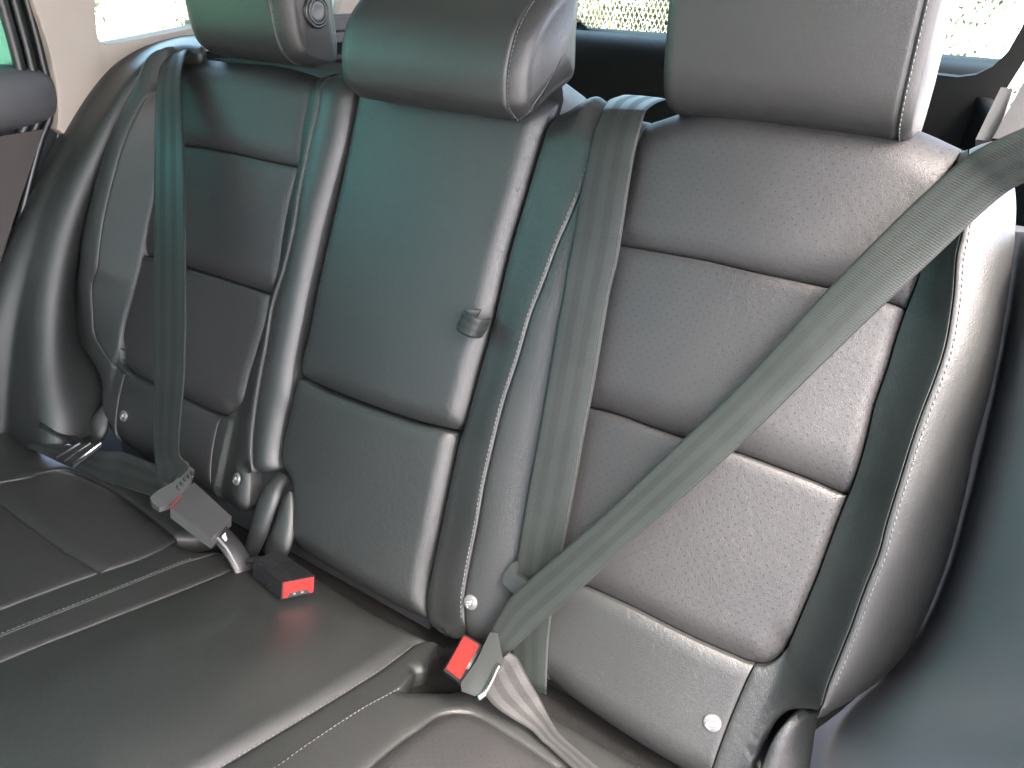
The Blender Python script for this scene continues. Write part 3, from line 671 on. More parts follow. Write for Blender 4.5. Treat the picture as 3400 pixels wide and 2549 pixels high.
# insert panels
def cut(name, a, b):
    """portion of traced curve between the points nearest to a and b"""
    c = tr(name)
    i = np.argmin(np.linalg.norm(c - a, axis=1)); j = np.argmin(np.linalg.norm(c - b, axis=1))
    i, j = min(i, j), max(i, j)
    return c[i:j + 1]
A0, A1 = tr('RA')[0], tr('RA')[-1]; B0, B1 = tr('RB')[0], tr('RB')[-1]
topR = catmull([T['RIi'][0], [.30, .646], [.40, .648], [.48, .648], T['RIo'][0]])
patch('insert_panel', 'b', [(topR, .035, .045), (cut('RIo', R_out_top, A1), .007, .012), ('RA', .013, .036), (cut('RIi', R_in_top, A0), .006, .014)], Hr, M['perf'], sb_r)
patch('insert_panel', 'b', [('RA', .0035, .010), (cut('RIo', A1, B1), .007, .012), ('RB', .014, .042), (cut('RIi', A0, B0), .006, .014)], Hr, M['perf'], sb_r)
patch('insert_panel', 'b', [('RB', .0035, .010), (cut('RIo', B1, tr('RIo')[-1]), .007, .012), ('RIb', .012, .032), (cut('RIi', B0, tr('RIi')[-1]), .006, .014)], Hr, M['perf'], sb_r)
RIb_l = cut('RIb', tr('RIb')[0], tr('RLr')[0]); RIb_r = cut('RIb', tr('RLr')[0], tr('RIb')[-1])
J4 = np.array(T['RJ'][3])
patch('lower_panel', 'b', [('RLl', .003, .006), (RIb_l, .005, .016), ('RLr', .002, .006), (cut('RJ', J4, tr('RJ')[-1]), .022, .04)], Hr, M['leather'], sb_r, skirt=.05)
topRO = catmull([T['RIo'][0], T['ROp'][0]])
patch('bolster_facing', 'b', [('RIo', .001, .004), (topRO, .035, .045), ('ROp', .003, .006), ('ROb', .008, .014), ([T['ROb'][-1], T['RLr'][-1]], .01, .02), ('RLr', .002, .006), (RIb_r, .003, .010)], Hr, M['leather_smooth'], sb_r, skirt=.03)
topRE = catmull([T['ROp'][0], [.565, .655], T['ROe'][0]])
patch('outer_bolster', 'b', [('ROp', .003, .007), (topRE, .04, .05), ('ROe', .004, .010)], Hr, M['leather'], sb_r, skirt=.10)
for nm, off, sd_ in (('RP', .0035, -1), ('ROp', .0055, 1), ):
    stitches('stitching', 'b', nm, Hr, sb_r, off, .0052, .0034, .0006, .0004, sd_)
def teeth(name, curve, H, parent, off, length=.0042, pitch=.0042, r=.0009):
    c = tr(curve); s = np.concatenate([[0], np.cumsum(np.linalg.norm(np.diff(c, axis=0), axis=1))])
    VV, FF = [], []
    for i in range(2, int(s[-1] / pitch) - 1):
        a = i * pitch
        p = np.array([np.interp([a, a + .001], s, c[:, 0]), np.interp([a, a + .001], s, c[:, 1])]).T
        d = (p[1] - p[0]); d /= np.linalg.norm(d); nn = np.array([-d[1], d[0]])
        if nn[1] > 0: nn = -nn
        q = np.array([p[0] + nn * (off - length * .5), p[0] + nn * (off + length * .5)])
        h = H(q[:, 0], q[:, 1]) - np.array([.0030, .0012])
        e3 = P('b', q[:, 0], q[:, 1], h)
        v, f = tube([e3[0], e3[1]], [r, r * .7], 5); o = len(VV); VV += v; FF += [[k + o for k in g] for g in f]
    mk(name, VV, FF, M['leather'], parent)['kind'] = 'stuff'
teeth('zigzag_stitching', 'RA', Hr, sb_r, .0030)
teeth('zigzag_stitching', 'RB', Hr, sb_r, .0030)
# top caps and back shells
def back_shell(parent, outline, h0, h1, mat, name='back_shell'):
    c = catmull(outline, .02)
    q = P('b', c[:, 0], c[:, 1], np.full(len(c), h0))
    return prism(name, q, -BW[3] * (h0 - h1), mat, parent, .012, 3)
back_shell(sb_r, [[.145, -.01], [.145, .590], [.30, .595], [.53, .595], [.600, .45], [.600, .17], [.54, .04], [.50, -.03]], -.058, -.11, M['carpet'])
back_shell(sb_c, [[-.128, -.01], [-.128, .60], [-.12, .652], [.12, .652], [.128, .60], [.128, -.01]], -.024, -.10, M['black'])

# ---- left
def Hl(u, v):
    kc, kp, ki, ko, kq, ke = [at_v(k, v) for k in ('LSr', 'LPi', 'LIi', 'LIo', 'LOp', 'LOe')]
    kq = np.minimum(kq, ko - .004); ke = np.minimum(ke, kq - .008)
    t1 = (u - kc) / np.minimum(kp - kc, -.004); t2 = (u - kp) / np.minimum(ki - kp, -.004)
    t4 = (u - ko) / np.minimum(kq - ko, -.004); t5 = step01((u - kq) / np.minimum(ke - kq, -.008))
    h = np.zeros_like(u)
    h = np.where(u > kp, .004 + .012 * np.sin(np.pi * step01(.15 + .7 * t1)), h)
    h = np.where((u <= kp) & (u > ki), .012 * (1 - smooth01(t2)), h)
    mid = step01((u - ki) / np.minimum(ko - ki, -.01))
    h = np.where((u <= ki) & (u >= ko), .009 * np.sin(np.pi * mid) * smooth01((v - .06) / .16) + .006 * (1 - smooth01((v - .06) / .16)), h)
    h = np.where((u < ko) & (u >= kq), .034 * step01(t4), h)
    h = np.where(u < kq, .034 + .006 * np.sin(np.pi * np.minimum(t5 * 1.4, 1)) - .05 * (1 - np.sqrt(np.clip(1 - t5**2.4, 0, 1))), h)
    lowfade = smooth01((v - .10) / .22)
    return np.where(u < ko, h * lowfade + .006 * (1 - lowfade), h)
sb_l = thing('rear_seat', 'black leather seat section at the far left, behind the upright belt', 'seat', P('b', -.35, 0, -.02), 'upright sections of the rear seat')
LA0, LA1 = tr('LA')[0], tr('LA')[-1]; LB0, LB1 = tr('LB')[0], tr('LB')[-1]
Li0, Lo1 = tr('LIi')[0], tr('LIo')[-1]
topL = catmull([T['LIi'][0], [-.33, .628], [-.42, .625], T['LIo'][-1]])
patch('insert_panel', 'b', [(topL, .03, .04), (cut('LIi', Li0, LA1), .005, .012), ('LA', .012, .032), (cut('LIo', LA0, Lo1), .004, .010)], Hl, M['perf'], sb_l)
patch('insert_panel', 'b', [('LA', .0035, .010), (cut('LIi', LA1, LB1), .005, .012), ('LB', .013, .036), (cut('LIo', LB0, LA0), .004, .010)], Hl, M['perf'], sb_l)
patch('insert_panel', 'b', [('LB', .0035, .010), (cut('LIi', LB1, tr('LIi')[-1]), .006, .014), ('LIb', .012, .030), (cut('LIo', tr('LIo')[0], LB0), .004, .010)], Hl, M['perf'], sb_l)
topLS = catmull([T['LPi'][0], T['LSr'][0]])
patch('inner_bolster', 'b', [('LPi', .003, .006), (topLS, .03, .04), ('LSr', .010, .016), ('LSb', .008, .014)], Hl, M['leather'], sb_l, skirt=.05)
LIb_r = cut('LIb', tr('LIb')[0], tr('LLi')[0]); LIb_m = cut('LIb', tr('LLi')[0], tr('LLo')[0]); LIb_l = cut('LIb', tr('LLo')[0], tr('LIb')[-1])
topLf = catmull([T['LIi'][0], T['LPi'][0]])
Jl1 = cut('LJ', tr('LLi')[-1], tr('LPi')[-1])
Jl2 = cut('LJ', tr('LLo')[-1], tr('LLi')[-1])
patch('inner_facing', 'b', [('LPi', .002, .006), (topLf, .03, .04), ('LIi', .002, .006), (LIb_r, .002, .008), ('LLi', .002, .006), (Jl1, .015, .03)], Hl, M['leather_smooth'], sb_l, skirt=.05)
patch('lower_panel', 'b', [('LLi', .002, .006), (LIb_m, .005, .014), ('LLo', .002, .006), (Jl2, .02, .035)], Hl, M['leather'], sb_l, skirt=.05)
topLo = catmull([T['LIo'][-1], T['LOp'][0]])
patch('bolster_facing', 'b', [('LIo', .002, .006), (topLo, .02, .03), ('LOp', .002, .005), ([T['LOp'][-1], T['LLo'][0]], .0, .005), (LIb_l, .002, .008)], Hl, M['leather_smooth'], sb_l, skirt=.03)
topLe = catmull([T['LOp'][0], T['LOe'][0]])
patch('outer_bolster', 'b', [('LOp', .002, .005), (topLe, .03, .04), ('LOe', .004, .010), (cut('LJ', tr('LJ')[0], tr('LLo')[-1]), .01, .02), ('LLo', .002, .005), ([T['LLo'][0], T['LOp'][-1]], 0, .005)], Hl, M['leather'], sb_l, skirt=.10)
stitches('stitching', 'b', 'LPi', Hl, sb_l, .003, .0052, .003, .0005, .0004, 1)
back_shell(sb_l, [[-.16, -.01], [-.17, .628], [-.30, .632], [-.55, .60], [-.58, .40], [-.56, .10], [-.50, -.02]], -.022, -.10, M['black'])

# ISOFIX buttons with a raised child-seat mark
def button(pos, parent, nrm, upv, rx=.0088):
    nrm = Vector(nrm).normalized(); upv = Vector(upv); rt = upv.cross(nrm).normalized(); upv = nrm.cross(rt).normalized()
    pos = Vector(pos)
    rings = [(1.0, -.001), (1.0, .0008), (.96, .0017), (.88, .0022), (.6, .0026), (.3, .0028)]
    V, F = [], []
    seg = 40
    for s, h in rings:
        for k in range(seg):
            w = 2 * math.pi * k / seg
            V.append(pos + rt * math.cos(w) * rx * s + upv * math.sin(w) * rx * s + nrm * h)
    for i in range(len(rings) - 1):
        for k in range(seg):
            F.append([i * seg + k, i * seg + (k + 1) % seg, (i + 1) * seg + (k + 1) % seg, (i + 1) * seg + k])
    V.append(pos + nrm * .0029); c = len(V) - 1
    for k in range(seg): F.append([(len(rings) - 1) * seg + k, (len(rings) - 1) * seg + (k + 1) % seg, c])
    b = mk('anchor_button', V, F, M['silver'], parent, label='round silver child-seat anchor button with raised mark')
    # the mark: a seated child on a seat (line pictogram)
    def q(x, y): return pos + rt * x * rx + upv * y * rx + nrm * .0031
    strokes = [[(-.62, -.12), (-.18, -.30)], [(-.58, -.38), (-.02, -.62)], [(-.36, .16), (-.16, .02)], [(-.02, .28), (.16, .02), (.10, -.08)],
               [(.58, .20), (.46, -.22), (.18, -.50)], [(-.18, -.10), (.16, -.16)]]
    parts = []
    for s in strokes:
        cc = catmull([q(*a) for a in s], .0006)
        parts.append(tube(cc, .00042, 6))
    w = [q(.20 + .11 * math.cos(a), .30 + .11 * math.sin(a)) for a in np.linspace(0, 2 * math.pi, 13)[:-1]]
    parts.append(tube(w, .0003, 5, True))
    V, F = join(*parts)
    mk('seat_mark', V, F, M['chrome'], b)
for p, par in zip(T['btns'], (sb_l, sb_l, sb_r, sb_r)):
    par_h = Hl if par is sb_l else Hr
    d = np.array(p) - BW[0]; u, v = d @ BW[1], d @ BW[2]
    e = .004
    hu = (par_h(np.array([u + e]), np.array([v])) - par_h(np.array([u - e]), np.array([v])))[0] / (2 * e)
    nr_ = BW[3] - BW[1] * hu
    h = par_h(np.array([u]), np.array([v]))[0]
    button(P('b', u, v, h + .0004), par, nr_, BW[2])

# headrests -------------------------------------------------------
def headrest(parent, u0, u1, prof, rend, seams, domed=.008, mat=None, crown=.006, label=None):
    pr = catmull(list(prof) + [prof[0]], .004)[:-1]
    s = np.concatenate([[0], np.cumsum(np.linalg.norm(np.diff(np.vstack([pr, pr[:1]]), axis=0), axis=1))])
    n = 110; tt = np.linspace(0, s[-1], n, endpoint=False); cl = np.vstack([pr, pr[:1]])
    pr = np.stack([np.interp(tt, s, cl[:, 0]), np.interp(tt, s, cl[:, 1])], 1)  # (v,h)
    cen = pr.mean(0)
    tg = np.roll(pr, -1, 0) - np.roll(pr, 1, 0); tg /= np.linalg.norm(tg, axis=1)[:, None]
    nr = np.stack([tg[:, 1], -tg[:, 0]], 1)
    if ((pr - cen) * nr).sum() < 0: nr = -nr
    L = u1 - u0
    a = np.concatenate([np.linspace(0, 1, 14)**2 * rend, np.linspace(rend, L - rend, 40)[1:-1], L - (np.linspace(1, 0, 14)**2) * rend])
    for sx in seams: a = np.concatenate([a, sx - u0 + np.array([-.004, -.002, -.001, 0, .001, .002, .004])])
    a = np.unique(np.round(a, 5)); a = a[(a >= 0) & (a <= L)]
    rings = []
    for x in a:
        d = min(x, L - x)
        ins = 0
        if d < rend: ins = rend * (1 - math.sqrt(max(0, 1 - (1 - d / rend)**2))) * .55
        g = sum(.0022 * math.exp(-((x + u0 - sx) / .0014)**2) for sx in seams)
        bulge = crown * math.sin(math.pi * min(max(x / L, 0), 1))
        q = pr - nr * (ins + g) + nr * bulge * np.clip(((pr - cen) @ np.array([0, 1]))[:, None] * 20, -.2, 1)
        rings.append((u0 + x, q))
    V = []; UV = []
    for x, q in rings:
        V.append(P('b', np.full(n, x), q[:, 0], q[:, 1])); UV.append(np.stack([np.full(n, x), tt], 1))
    F = []
    m = len(rings)
    for i in range(m - 1):
        for k in range(n):
            l = (k + 1) % n; F.append([i * n + k, i * n + l, (i + 1) * n + l, (i + 1) * n + k])
    cnt = m * n
    for end in (0, m - 1):
        x, q = rings[end]; c = q.mean(0); prev = end * n
        sgn = -1 if end == 0 else 1
        for t in (.93, .8, .6, .35, .12):
            qq = c + (q - c) * t
            V.append(P('b', np.full(n, x + sgn * domed * (1 - t**2.2)), qq[:, 0], qq[:, 1])); UV.append(np.stack([qq[:, 0], qq[:, 1]], 1))
            for k in range(n):
                l = (k + 1) % n; f = [prev + k, prev + l, cnt + l, cnt + k]; F.append(f)
            prev = cnt; cnt += n
        F.append([prev + k for k in range(n)])
    V = np.vstack(V); UV = np.vstack(UV)
    o = mk('headrest', V, F, mat or M['leather'], parent, UV, label=label)
    bm = bmesh.new(); bm.from_mesh(o.data); bmesh.ops.recalc_face_normals(bm, faces=bm.faces); bm.to_mesh(o.data); bm.free()
    # seam stitches on the cover
    for sx in seams:
        for side in (-1, 1):
            VV, FF = [], []
            x = sx + side * .0034
            bul = crown * math.sin(math.pi * (x - u0) / L)
            q = pr + nr * bul * np.clip(((pr - cen) @ np.array([0, 1]))[:, None] * 20, -.2, 1)
            sarc = tt
            pitch = .0048
            for k in range(int(s[-1] / pitch)):
                w = np.array([k * pitch, k * pitch + .003])
                pv = np.interp(w, sarc, q[:, 0]); ph = np.interp(w, sarc, q[:, 1])
                e3 = P('b', np.full(2, x), pv, ph)
                v, f = tube([e3[0], e3[1]], .00045, 4); o2 = len(VV); VV += v; FF += [[i + o2 for i in g] for g in f]
            if side == 1:
                st = mk('stitching', VV, FF, M['thread'], o); st['kind'] = 'stuff'
    # two steel posts
    for f in (.28, .72):
        x = u0 + L * f
        a0 = P('b', x, .55, -.045); a1 = P('b', x, .68, -.045 + 0)
        v, fc = tube([a0, a1], .006, 12); mk('post', v, fc, M['chrome'], o)
    return o

profC = [(.592, .030), (.600, .052), (.616, .062), (.632, .068), (.655, .070), (.677, .067), (.712, .050), (.740, .028), (.752, .010), (.748, -.008), (.72, -.022), (.705, -.028), (.688, -.037), (.672, -.044), (.658, -.044), (.645, -.033), (.632, -.016), (.618, .0), (.604, .014)]
headrest(sb_c, -.137, .128, profC, .030, [.108], .010, M['leather'], .002, label='lower rounded middle headrest with curved side seam')
profS = [(.630, -.018), (.629, .0), (.634, .018), (.65, .034), (.67, .046), (.70, .062), (.74, .080), (.78, .088), (.81, .082), (.825, .06), (.815, .03), (.79, .008), (.75, -.012), (.71, -.032), (.67, -.052), (.65, -.055), (.637, -.045)]
headrest(sb_r, .262, .489, [(v, h + max(0, .032 - h) * smooth01((v - .66) / .08) * .75) for v, h in profS], .013, [.477], .004, M['leather'], .004, label='large headrest on the right section')
hl = headrest(sb_l, -.468, -.248, profS, .028, [-.278], .008, M['leather'], .004, label='headrest with a round release button on its side')
# release button on the left headrest's side
bp = P('b', -.2405, .694, .012)
ax = np.array([1, 0, 0.0]); e1 = BW[2]; e2 = BW[3]
def disc_stack(rings, seg=40):
    V, F = [], []
    for r, x in rings:
        for k in range(seg):
            w = 2 * math.pi * k / seg
            V.append(bp + ax * x + (e1 * math.cos(w) + e2 * math.sin(w)) * r)
    for i in range(len(rings) - 1):
        for k in range(seg): F.append([i * seg + k, i * seg + (k + 1) % seg, (i + 1) * seg + (k + 1) % seg, (i + 1) * seg + k])
    F.append([(len(rings) - 1) * seg + k for k in range(seg)])
    return V, F
V, F = disc_stack([(.0205, -.006), (.0205, .0005), (.019, .002), (.0165, .0015), (.015, -.002), (.0145, -.004)])
rbz = mk('release_button', V, F, M['gloss'], hl)
v, f = tube([bp + ax * .0012 + (e1 * math.cos(w) + e2 * math.sin(w)) * .0142 for w in np.linspace(0, 2 * math.pi, 49)[:-1]], .0014, 8, True)
mk('trim_ring', v, f, M['greyp'], hl)
V, F = disc_stack([(.0125, -.004), (.0125, .0012), (.0115, .0022), (.008, .0016), (.003, .0012)])
mk('button_cap', V, F, M['greyp'], hl)

# ================================================================== CUSHION
def Hk(u, v):
    return .010 * np.exp(-((u) / .10)**4) * smooth01(v / .06) + .006 * np.sin(v * 5)
cu = thing('bench_cushion', 'long black leather rear bench cushion with seams, under the belts and buckles', 'seat cushion', P('c', 0, .2, -.02))
jc = catmull([T['k3l'][0], [-.06, .004], [.06, .004], T['k3r'][0]])
def ext(name, add=.12):
    c = tr(name); d = c[-1] - c[-6]; d /= np.linalg.norm(d)
    return np.vstack([c, catmull([c[-1] + d * .003, c[-1] + d * add], .003)])
def fr_line(a, b): return catmull([a, b])
k3l, k3r, k2l, k2r, k1l = [ext(k) for k in ('k3l', 'k3r', 'k2l', 'k2r', 'k1l')]
patch('centre_cushion_panel', 'c', [(k3l, .004, .010), (jc, .02, .03), (k3r, .010, .018), (fr_line(k3l[-1], k3r[-1]), .02, .03)], Hk, M['leather_smooth'], cu, pitch=.005)
# strip between k3l and k2l, with the buckle hole at the back
patch('cushion_strip', 'c', [(k3l, .003, .008), (catmull([T['k3l'][0], T['k3l'][1], [-.175, .028], T['k2l'][0]]), .008, .012), (k2l, .002, .005), (fr_line(k3l[-1], k2l[-1]), .02, .03)], Hk, M['leather'], cu, pitch=.005)
k1s = k1l
patch('cushion_strip', 'c', [(k2l, .002, .005), (catmull([T['k2l'][0], T['hole1'][0], [T['hole1'][0][0] - .03, T['hole1'][0][1] + .005], T['k1l'][0]]), .006, .010), (k1s, .002, .005), (fr_line(k2l[-1], k1s[-1]), .02, .03)], Hk, M['leather_smooth'], cu, pitch=.005)
# left insert, split by its cross seam
kLt = ext('kLt', .05)
i1 = np.argmin(np.linalg.norm(k1s - tr('kLs')[-1], axis=1)); i2 = np.argmin(np.linalg.norm(kLt - tr('kLs')[0], axis=1))
patch('cushion_insert', 'c', [(k1s[:i1 + 1], .003, .008), ('kLs', .006, .02), (kLt[:i2 + 1], .009, .02)], lambda u, v: Hk(u, v) + .002, M['perf'], cu, pitch=.005)
far = np.array([[-.75, .45]])
patch('cushion_insert', 'c', [(k1s[i1:], .003, .008), (catmull([k1s[-1], [-.50, .60], [-.68, .40], kLt[i2]]), .02, .03), ('kLs', .003, .01)], lambda u, v: Hk(u, v) + .002, M['perf'], cu, pitch=.005)
bl = catmull([T['k1l'][0], [-.20, .05], [-.205, .012], [-.24, .0], [-.40, .002], [-.60, .004], [-.70, .02], [-.72, .12], [kLt[-1][0], kLt[-1][1]]])
patch('cushion_surround', 'c', [(kLt, .003, .010), (catmull([T['k1l'][0], [-.214, .055], [-.21, .03], [-.25, .004]]), .01, .014), (catmull([[-.25, .004], [-.40, .004], [-.56, .004], [-.66, .02]]), .02, .03), (catmull([[-.66, .02], [-.70, .10], [-.715, .18], kLt[-1]]), .02, .03)], Hk, M['leather'], cu, pitch=.005)
# right of the centre: flat strip, recessed seam, surround and insert
kr_top = catmull([T['k3r'][0], [.160, .012], [.176, .045], T['k2r'][0]])
patch('cushion_strip', 'c', [(k3r, .004, .010), (kr_top, .010, .014), (k2r, .002, .005), (fr_line(k3r[-1], k2r[-1]), .02, .03)], lambda u, v: Hk(u, v) - .004, M['leather_smooth'], cu, pitch=.005)
kRt = tr('kRt')
kRf = np.vstack([kRt[:1] + [[.12, .08]], kRt[:1]])
corner = T['k2r'][0]
surr_top = catmull([T['k2r'][1], [.212, .056], [.232, .030], [.26, .012], [.30, .006], [.45, .004], [.62, .004]])
farR = np.array([.62, .004])
patch('cushion_surround', 'c', [(np.vstack([kRt[::-1]]), .003, .010), (catmull([kRt[0], kRt[0] + [.1, .03], kRt[0] + [.2, .05]]), .003, .01),
      (catmull([kRt[0] + [.2, .05], [.62, .10], farR]), .0, .03), (surr_top, .016, .03), (ext('k2r')[np.argmin(np.linalg.norm(k2r - T['k2r'][1], axis=1)):], .002, .005), (fr_line(k2r[-1], kRt[-1]), .0, .01)], Hk, M['leather'], cu, pitch=.005)
patch('cushion_insert', 'c', [(kRt, .008, .02), (catmull([kRt[-1], kRt[-1] + [.05, .16], [.50, .50], kRt[0] + [.2, .12], kRt[0] + [.2, .052]]), .02, .03), (catmull([kRt[0] + [.2, .052], kRt[0] + [.1, .032], kRt[0]]), .003, .01)], lambda u, v: Hk(u, v) + .002, M['perf'], cu, pitch=.005)
stitches('stitching', 'c', k2l, Hk, cu, .003, .0052, .003, .0005, .0003, 1)
stitches('stitching', 'c', k2r, Hk, cu, .003, .0052, .003, .0005, .0003, -1)
stitches('stitching', 'c', k3r, lambda u, v: Hk(u, v) - .004, cu, .002, .0052, .003, .0005, .0012, -1)
# foam base under the covers
q = [P('c', u, v, -.028) for u, v in ((-.74, -.10), (.68, -.10), (.68, .62), (-.74, .62))]
prism('foam_base', q, -FR['c'][3] * .10, M['carpet'], cu, .0)

# ================================================================== HINGE COVERS, LOOP
def hinge(pairs, label, group='hinge covers at the foot of the backrests'):
    c = np.mean([p[0] for p in pairs], axis=0)
    t = thing('hinge_cover', label, 'hinge cover', c, group)
    ribbon('cover', pairs, M['leather_smooth'], t, .010, 13, .004, .004)
    return t
hinge(T['H1'], 'curved black hinge cover between left and middle backrests, behind the middle buckle')
hinge(T['H2'], 'narrower black hinge cover beside the middle backrest, above the middle buckle')
hinge(T['H3'], 'small dark hinge cover at the outer foot of the left seat back')
hinge(T['H4'], 'shiny black hinge cover below the outer bolster of the right seat back')

L3 = [np.array(p) for p in T['loop']]
pulld = thing('pull_loop', 'small black fabric pull loop sticking out of the gap beside the middle backrest', 'pull loop', L3[0])
a, b_ = L3[0], L3[1]
dn = L3[4] - L3[0]
path = [P('b', .118, .405, .006), P('b', .108, .402, .016), P('b', .106, .400, .026), P('b', .120, .397, .033), P('b', .134, .395, .028), P('b', .138, .397, .012), P('b', .132, .402, -.004)]
def toplane(px): return px
dv = -BW[2] * .026 + BW[1] * (-.006)
ctr = L3[4] * .5 + L3[0] * .5
sh = L3[0] - path[0]
path = [path[0] + (p - path[0]) * .85 for p in path]
pairs = [[p + sh, p + sh + dv * .9] for p in path]
ribbon('loop_band', pairs, M['web'], pulld, .0014, 9, .002)

# ================================================================== BELTS
def tongue_slab(name, outline, depth, parent, mat=None, bevel=.0015):
    return prism(name, outline, depth, mat or M['tonguep'], parent, bevel, 3)

bR = thing('seat_belt', 'belt crossing the right seat back diagonally down to the latched buckle by the cushion seam', 'seat belt', T['BD'][10][0], 'rear seat belts')
ribbon('shoulder_strap', T['BD'], M['web'], bR, .0014, 15, .006, .0010, .0011)
ribbon('lap_strap', T['BRL'], M['weblite'], bR, .0014, 15, .006, -.002)
cn_ = FR['c'][3]
tR = [np.array(p) for p in T['tongueR']]
tg_ = tongue_slab('latch_plate', tR, (.006, .006, -.002), bR)
v, f = tube(catmull([tR[4] + [.004, 0, 0], tR[5] + [.006, 0, .001], tR[6] + [.004, 0, 0]], .003), .0028, 10)
mk('metal_edge', v, f, M['chrome'], bR)

bV = thing('seat_belt', 'unbuckled belt hanging straight down over the inner side of the right seat back', 'seat belt', T['BV'][8][0], 'rear seat belts')
ribbon('strap', T['BV'], M['web'], bV, .0014, 15, .006, .0006, .0003)
tongue_slab('latch_plate', T['tongueV'], -bn_() * .007, bV)
tv = [np.array(p) for p in T['tongueV']]
e0 = tv[5]; dr = (tv[5] - tv[4]); dr = dr / np.linalg.norm(dr)
down = -BW[2] + BW[1] * .15
prism('metal_blade', [tv[4] + down * .0, tv[5] + BW[1] * .006, tv[5] + BW[1] * .008 + down * .022, tv[4] + BW[1] * .006 + down * .020], -bn_() * .0025, M['chrome'], bV, .0008, 2)
for i in range(4):
    c0 = tv[5] + BW[1] * (.004 + .003 * i) + BW[2] * (.001 + .0035 * i) + bn_() * .0012
    v, f = tube([c0 - BW[1] * .006 , c0 + BW[1] * .004 - BW[2] * .002], .0007, 6); mk('grip_rib', v, f, M['black'], bV)

bL = thing('seat_belt', 'belt hanging in front of the left seat back, latched in the grey buckle', 'seat belt', T['BL'][8][0], 'rear seat belts')
ribbon('shoulder_strap', T['BL'], M['web'], bL, .0014, 15, .006, .0, .0003)
ribbon('lap_strap', T['BLL'], M['web'], bL, .0014, 15, .006, .002)
tL = [np.array(p) for p in T['tongueL']]
tongue_slab('latch_plate', tL, -cn_ * .007, bL, M['greyp'])
for i in range(5):
    t = i / 4
    a = tL[0] * (1 - t) * .55 + tL[9] * (1 - t) * .45 + (tL[8] * .6 + tL[2] * .4) * t
    a = a + cn_ * .0012
    dd = (tL[7] - tL[3]); dd = (tL[2] - tL[8]); dd = dd / np.linalg.norm(dd)
    v, f = tube([a + dd * .007, a - dd * .004], .0011, 6); mk('grip_rib', v, f, M['black'], bL)

# ================================================================== BUCKLES
def hexa(top, depth): return [np.array(p) for p in top], np.array(depth)
def buckle_stalk(pts, parent, w=.018):
    v, f = tube(catmull(pts, .004), w, 12, False, .35)
    return mk('stalk', v, f, M['black'], parent)

# left, latched: the housing lies with its red end hidden under the latch plate
q = [np.array(p) for p in T['buckL']]
kL = thing('belt_buckle', 'buckle with the left belt latched in it, grey face up on the left cushion', 'buckle', q[2], 'belt buckles')
prism('housing', q, -cn_ * .014, M['greyp'], kL, .0025, 3)
dirL = (q[0] + q[3]) / 2 - (q[1] + q[2]) / 2; dirL /= np.linalg.norm(dirL)
prism('release_button', [q[0] + dirL * .0035 - cn_ * .003 + (q[3] - q[0]) * .06, q[0] - cn_ * .003 - dirL * .004 + (q[3] - q[0]) * .06, q[3] - cn_ * .003 - dirL * .004 + (q[0] - q[3]) * .06, q[3] + dirL * .0035 - cn_ * .003 + (q[0] - q[3]) * .06], -cn_ * .010, M['red'], kL, .001, 2)
m_ = (q[1] + q[2]) / 2
buckle_stalk([m_ - cn_ * .011 + dirL * .01, m_ - cn_ * .016 - dirL * .02, m_ - cn_ * .034 - dirL * .045, m_ - cn_ * .06 - dirL * .055], kL, .015)
# braided cable edges
for s in (-1, 1):
    side = (q[2] - q[1]) / np.linalg.norm(q[2] - q[1]) * .014 * s
    pth = catmull([m_ + side - cn_ * .008, m_ + side - cn_ * .012 - dirL * .018, m_ + side * .8 - cn_ * .03 - dirL * .04], .0015)
    n_ = len(pth); v, f = tube(pth, [.0016 + .0006 * (i % 2) for i in range(n_)], 6); mk('braided_cable', v, f, M['thread'], kL)
lb = m_ - cn_ * .0065 - dirL * .005
sdv = (q[2] - q[1]) / np.linalg.norm(q[2] - q[1])
prism('white_label', [lb + sdv * .007, lb - sdv * .007, lb - sdv * .007 - dirL * .007 - cn_ * .002, lb + sdv * .007 - dirL * .007 - cn_ * .002], -cn_ * .0012, M['white'], kL, .0004, 1)

def red_end(face, inward, parent, slot_side=1):
    """face: 4 corners of the open end; red push button with a slot below it"""
    a, b, c, d = [np.array(p) for p in face]
    inward = np.array(inward)
    def bil(x, y): return (a * (1 - x) + b * x) * (1 - y) + (d * (1 - x) + c * x) * y
    # dark mouth
    rim = []
    red = [(.05, .08), (.95, .08), (.95, .90), (.84, .90), (.78, .66), (.22, .66), (.16, .90), (.05, .90)]
    out_ = -inward * .0012
    prism('release_button', [bil(x, y) + out_ for x, y in red], inward * .006, M['red'], parent, .0009, 3)
    # recessed step of the push face
    step = [(.16, .60), (.84, .60), (.78, .68), (.22, .68)]
    prism('latch_slot', [bil(x, y) + out_ * .4 for x, y in [(.22, .68), (.78, .68), (.82, .92), (.18, .92)]], inward * .003, M['black'], parent, .0003, 1)
    for x in (.38, .62):
        prism('contact', [bil(x - .04, .76) - inward * .0012, bil(x + .04, .76) - inward * .0012, bil(x + .04, .84) - inward * .0012, bil(x - .04, .84) - inward * .0012], inward * .002, M['chrome'], parent, .0002, 1)

# middle buckle: lies on the cushion, red end towards the front
q = [np.array(p) for p in T['buckC']]
kC = thing('belt_buckle', 'empty black buckle with red end lying on the middle cushion', 'buckle', q[3], 'belt buckles')
hgt = cn_ * .024
prism('housing', q, -hgt, M['gloss'], kC, .0022, 3)
back = (q[0] + q[1]) / 2 - (q[2] + q[3]) / 2; back /= np.linalg.norm(back)
red_end([q[3], q[2], q[2] - hgt, q[3] - hgt], back, kC)
m_ = (q[0] + q[1]) / 2 - cn_ * .012
buckle_stalk([m_ + back * .003, m_ + back * .012 - cn_ * .002, m_ + back * .03 - cn_ * .008, m_ + back * .05 - cn_ * .035], kC, .0085)

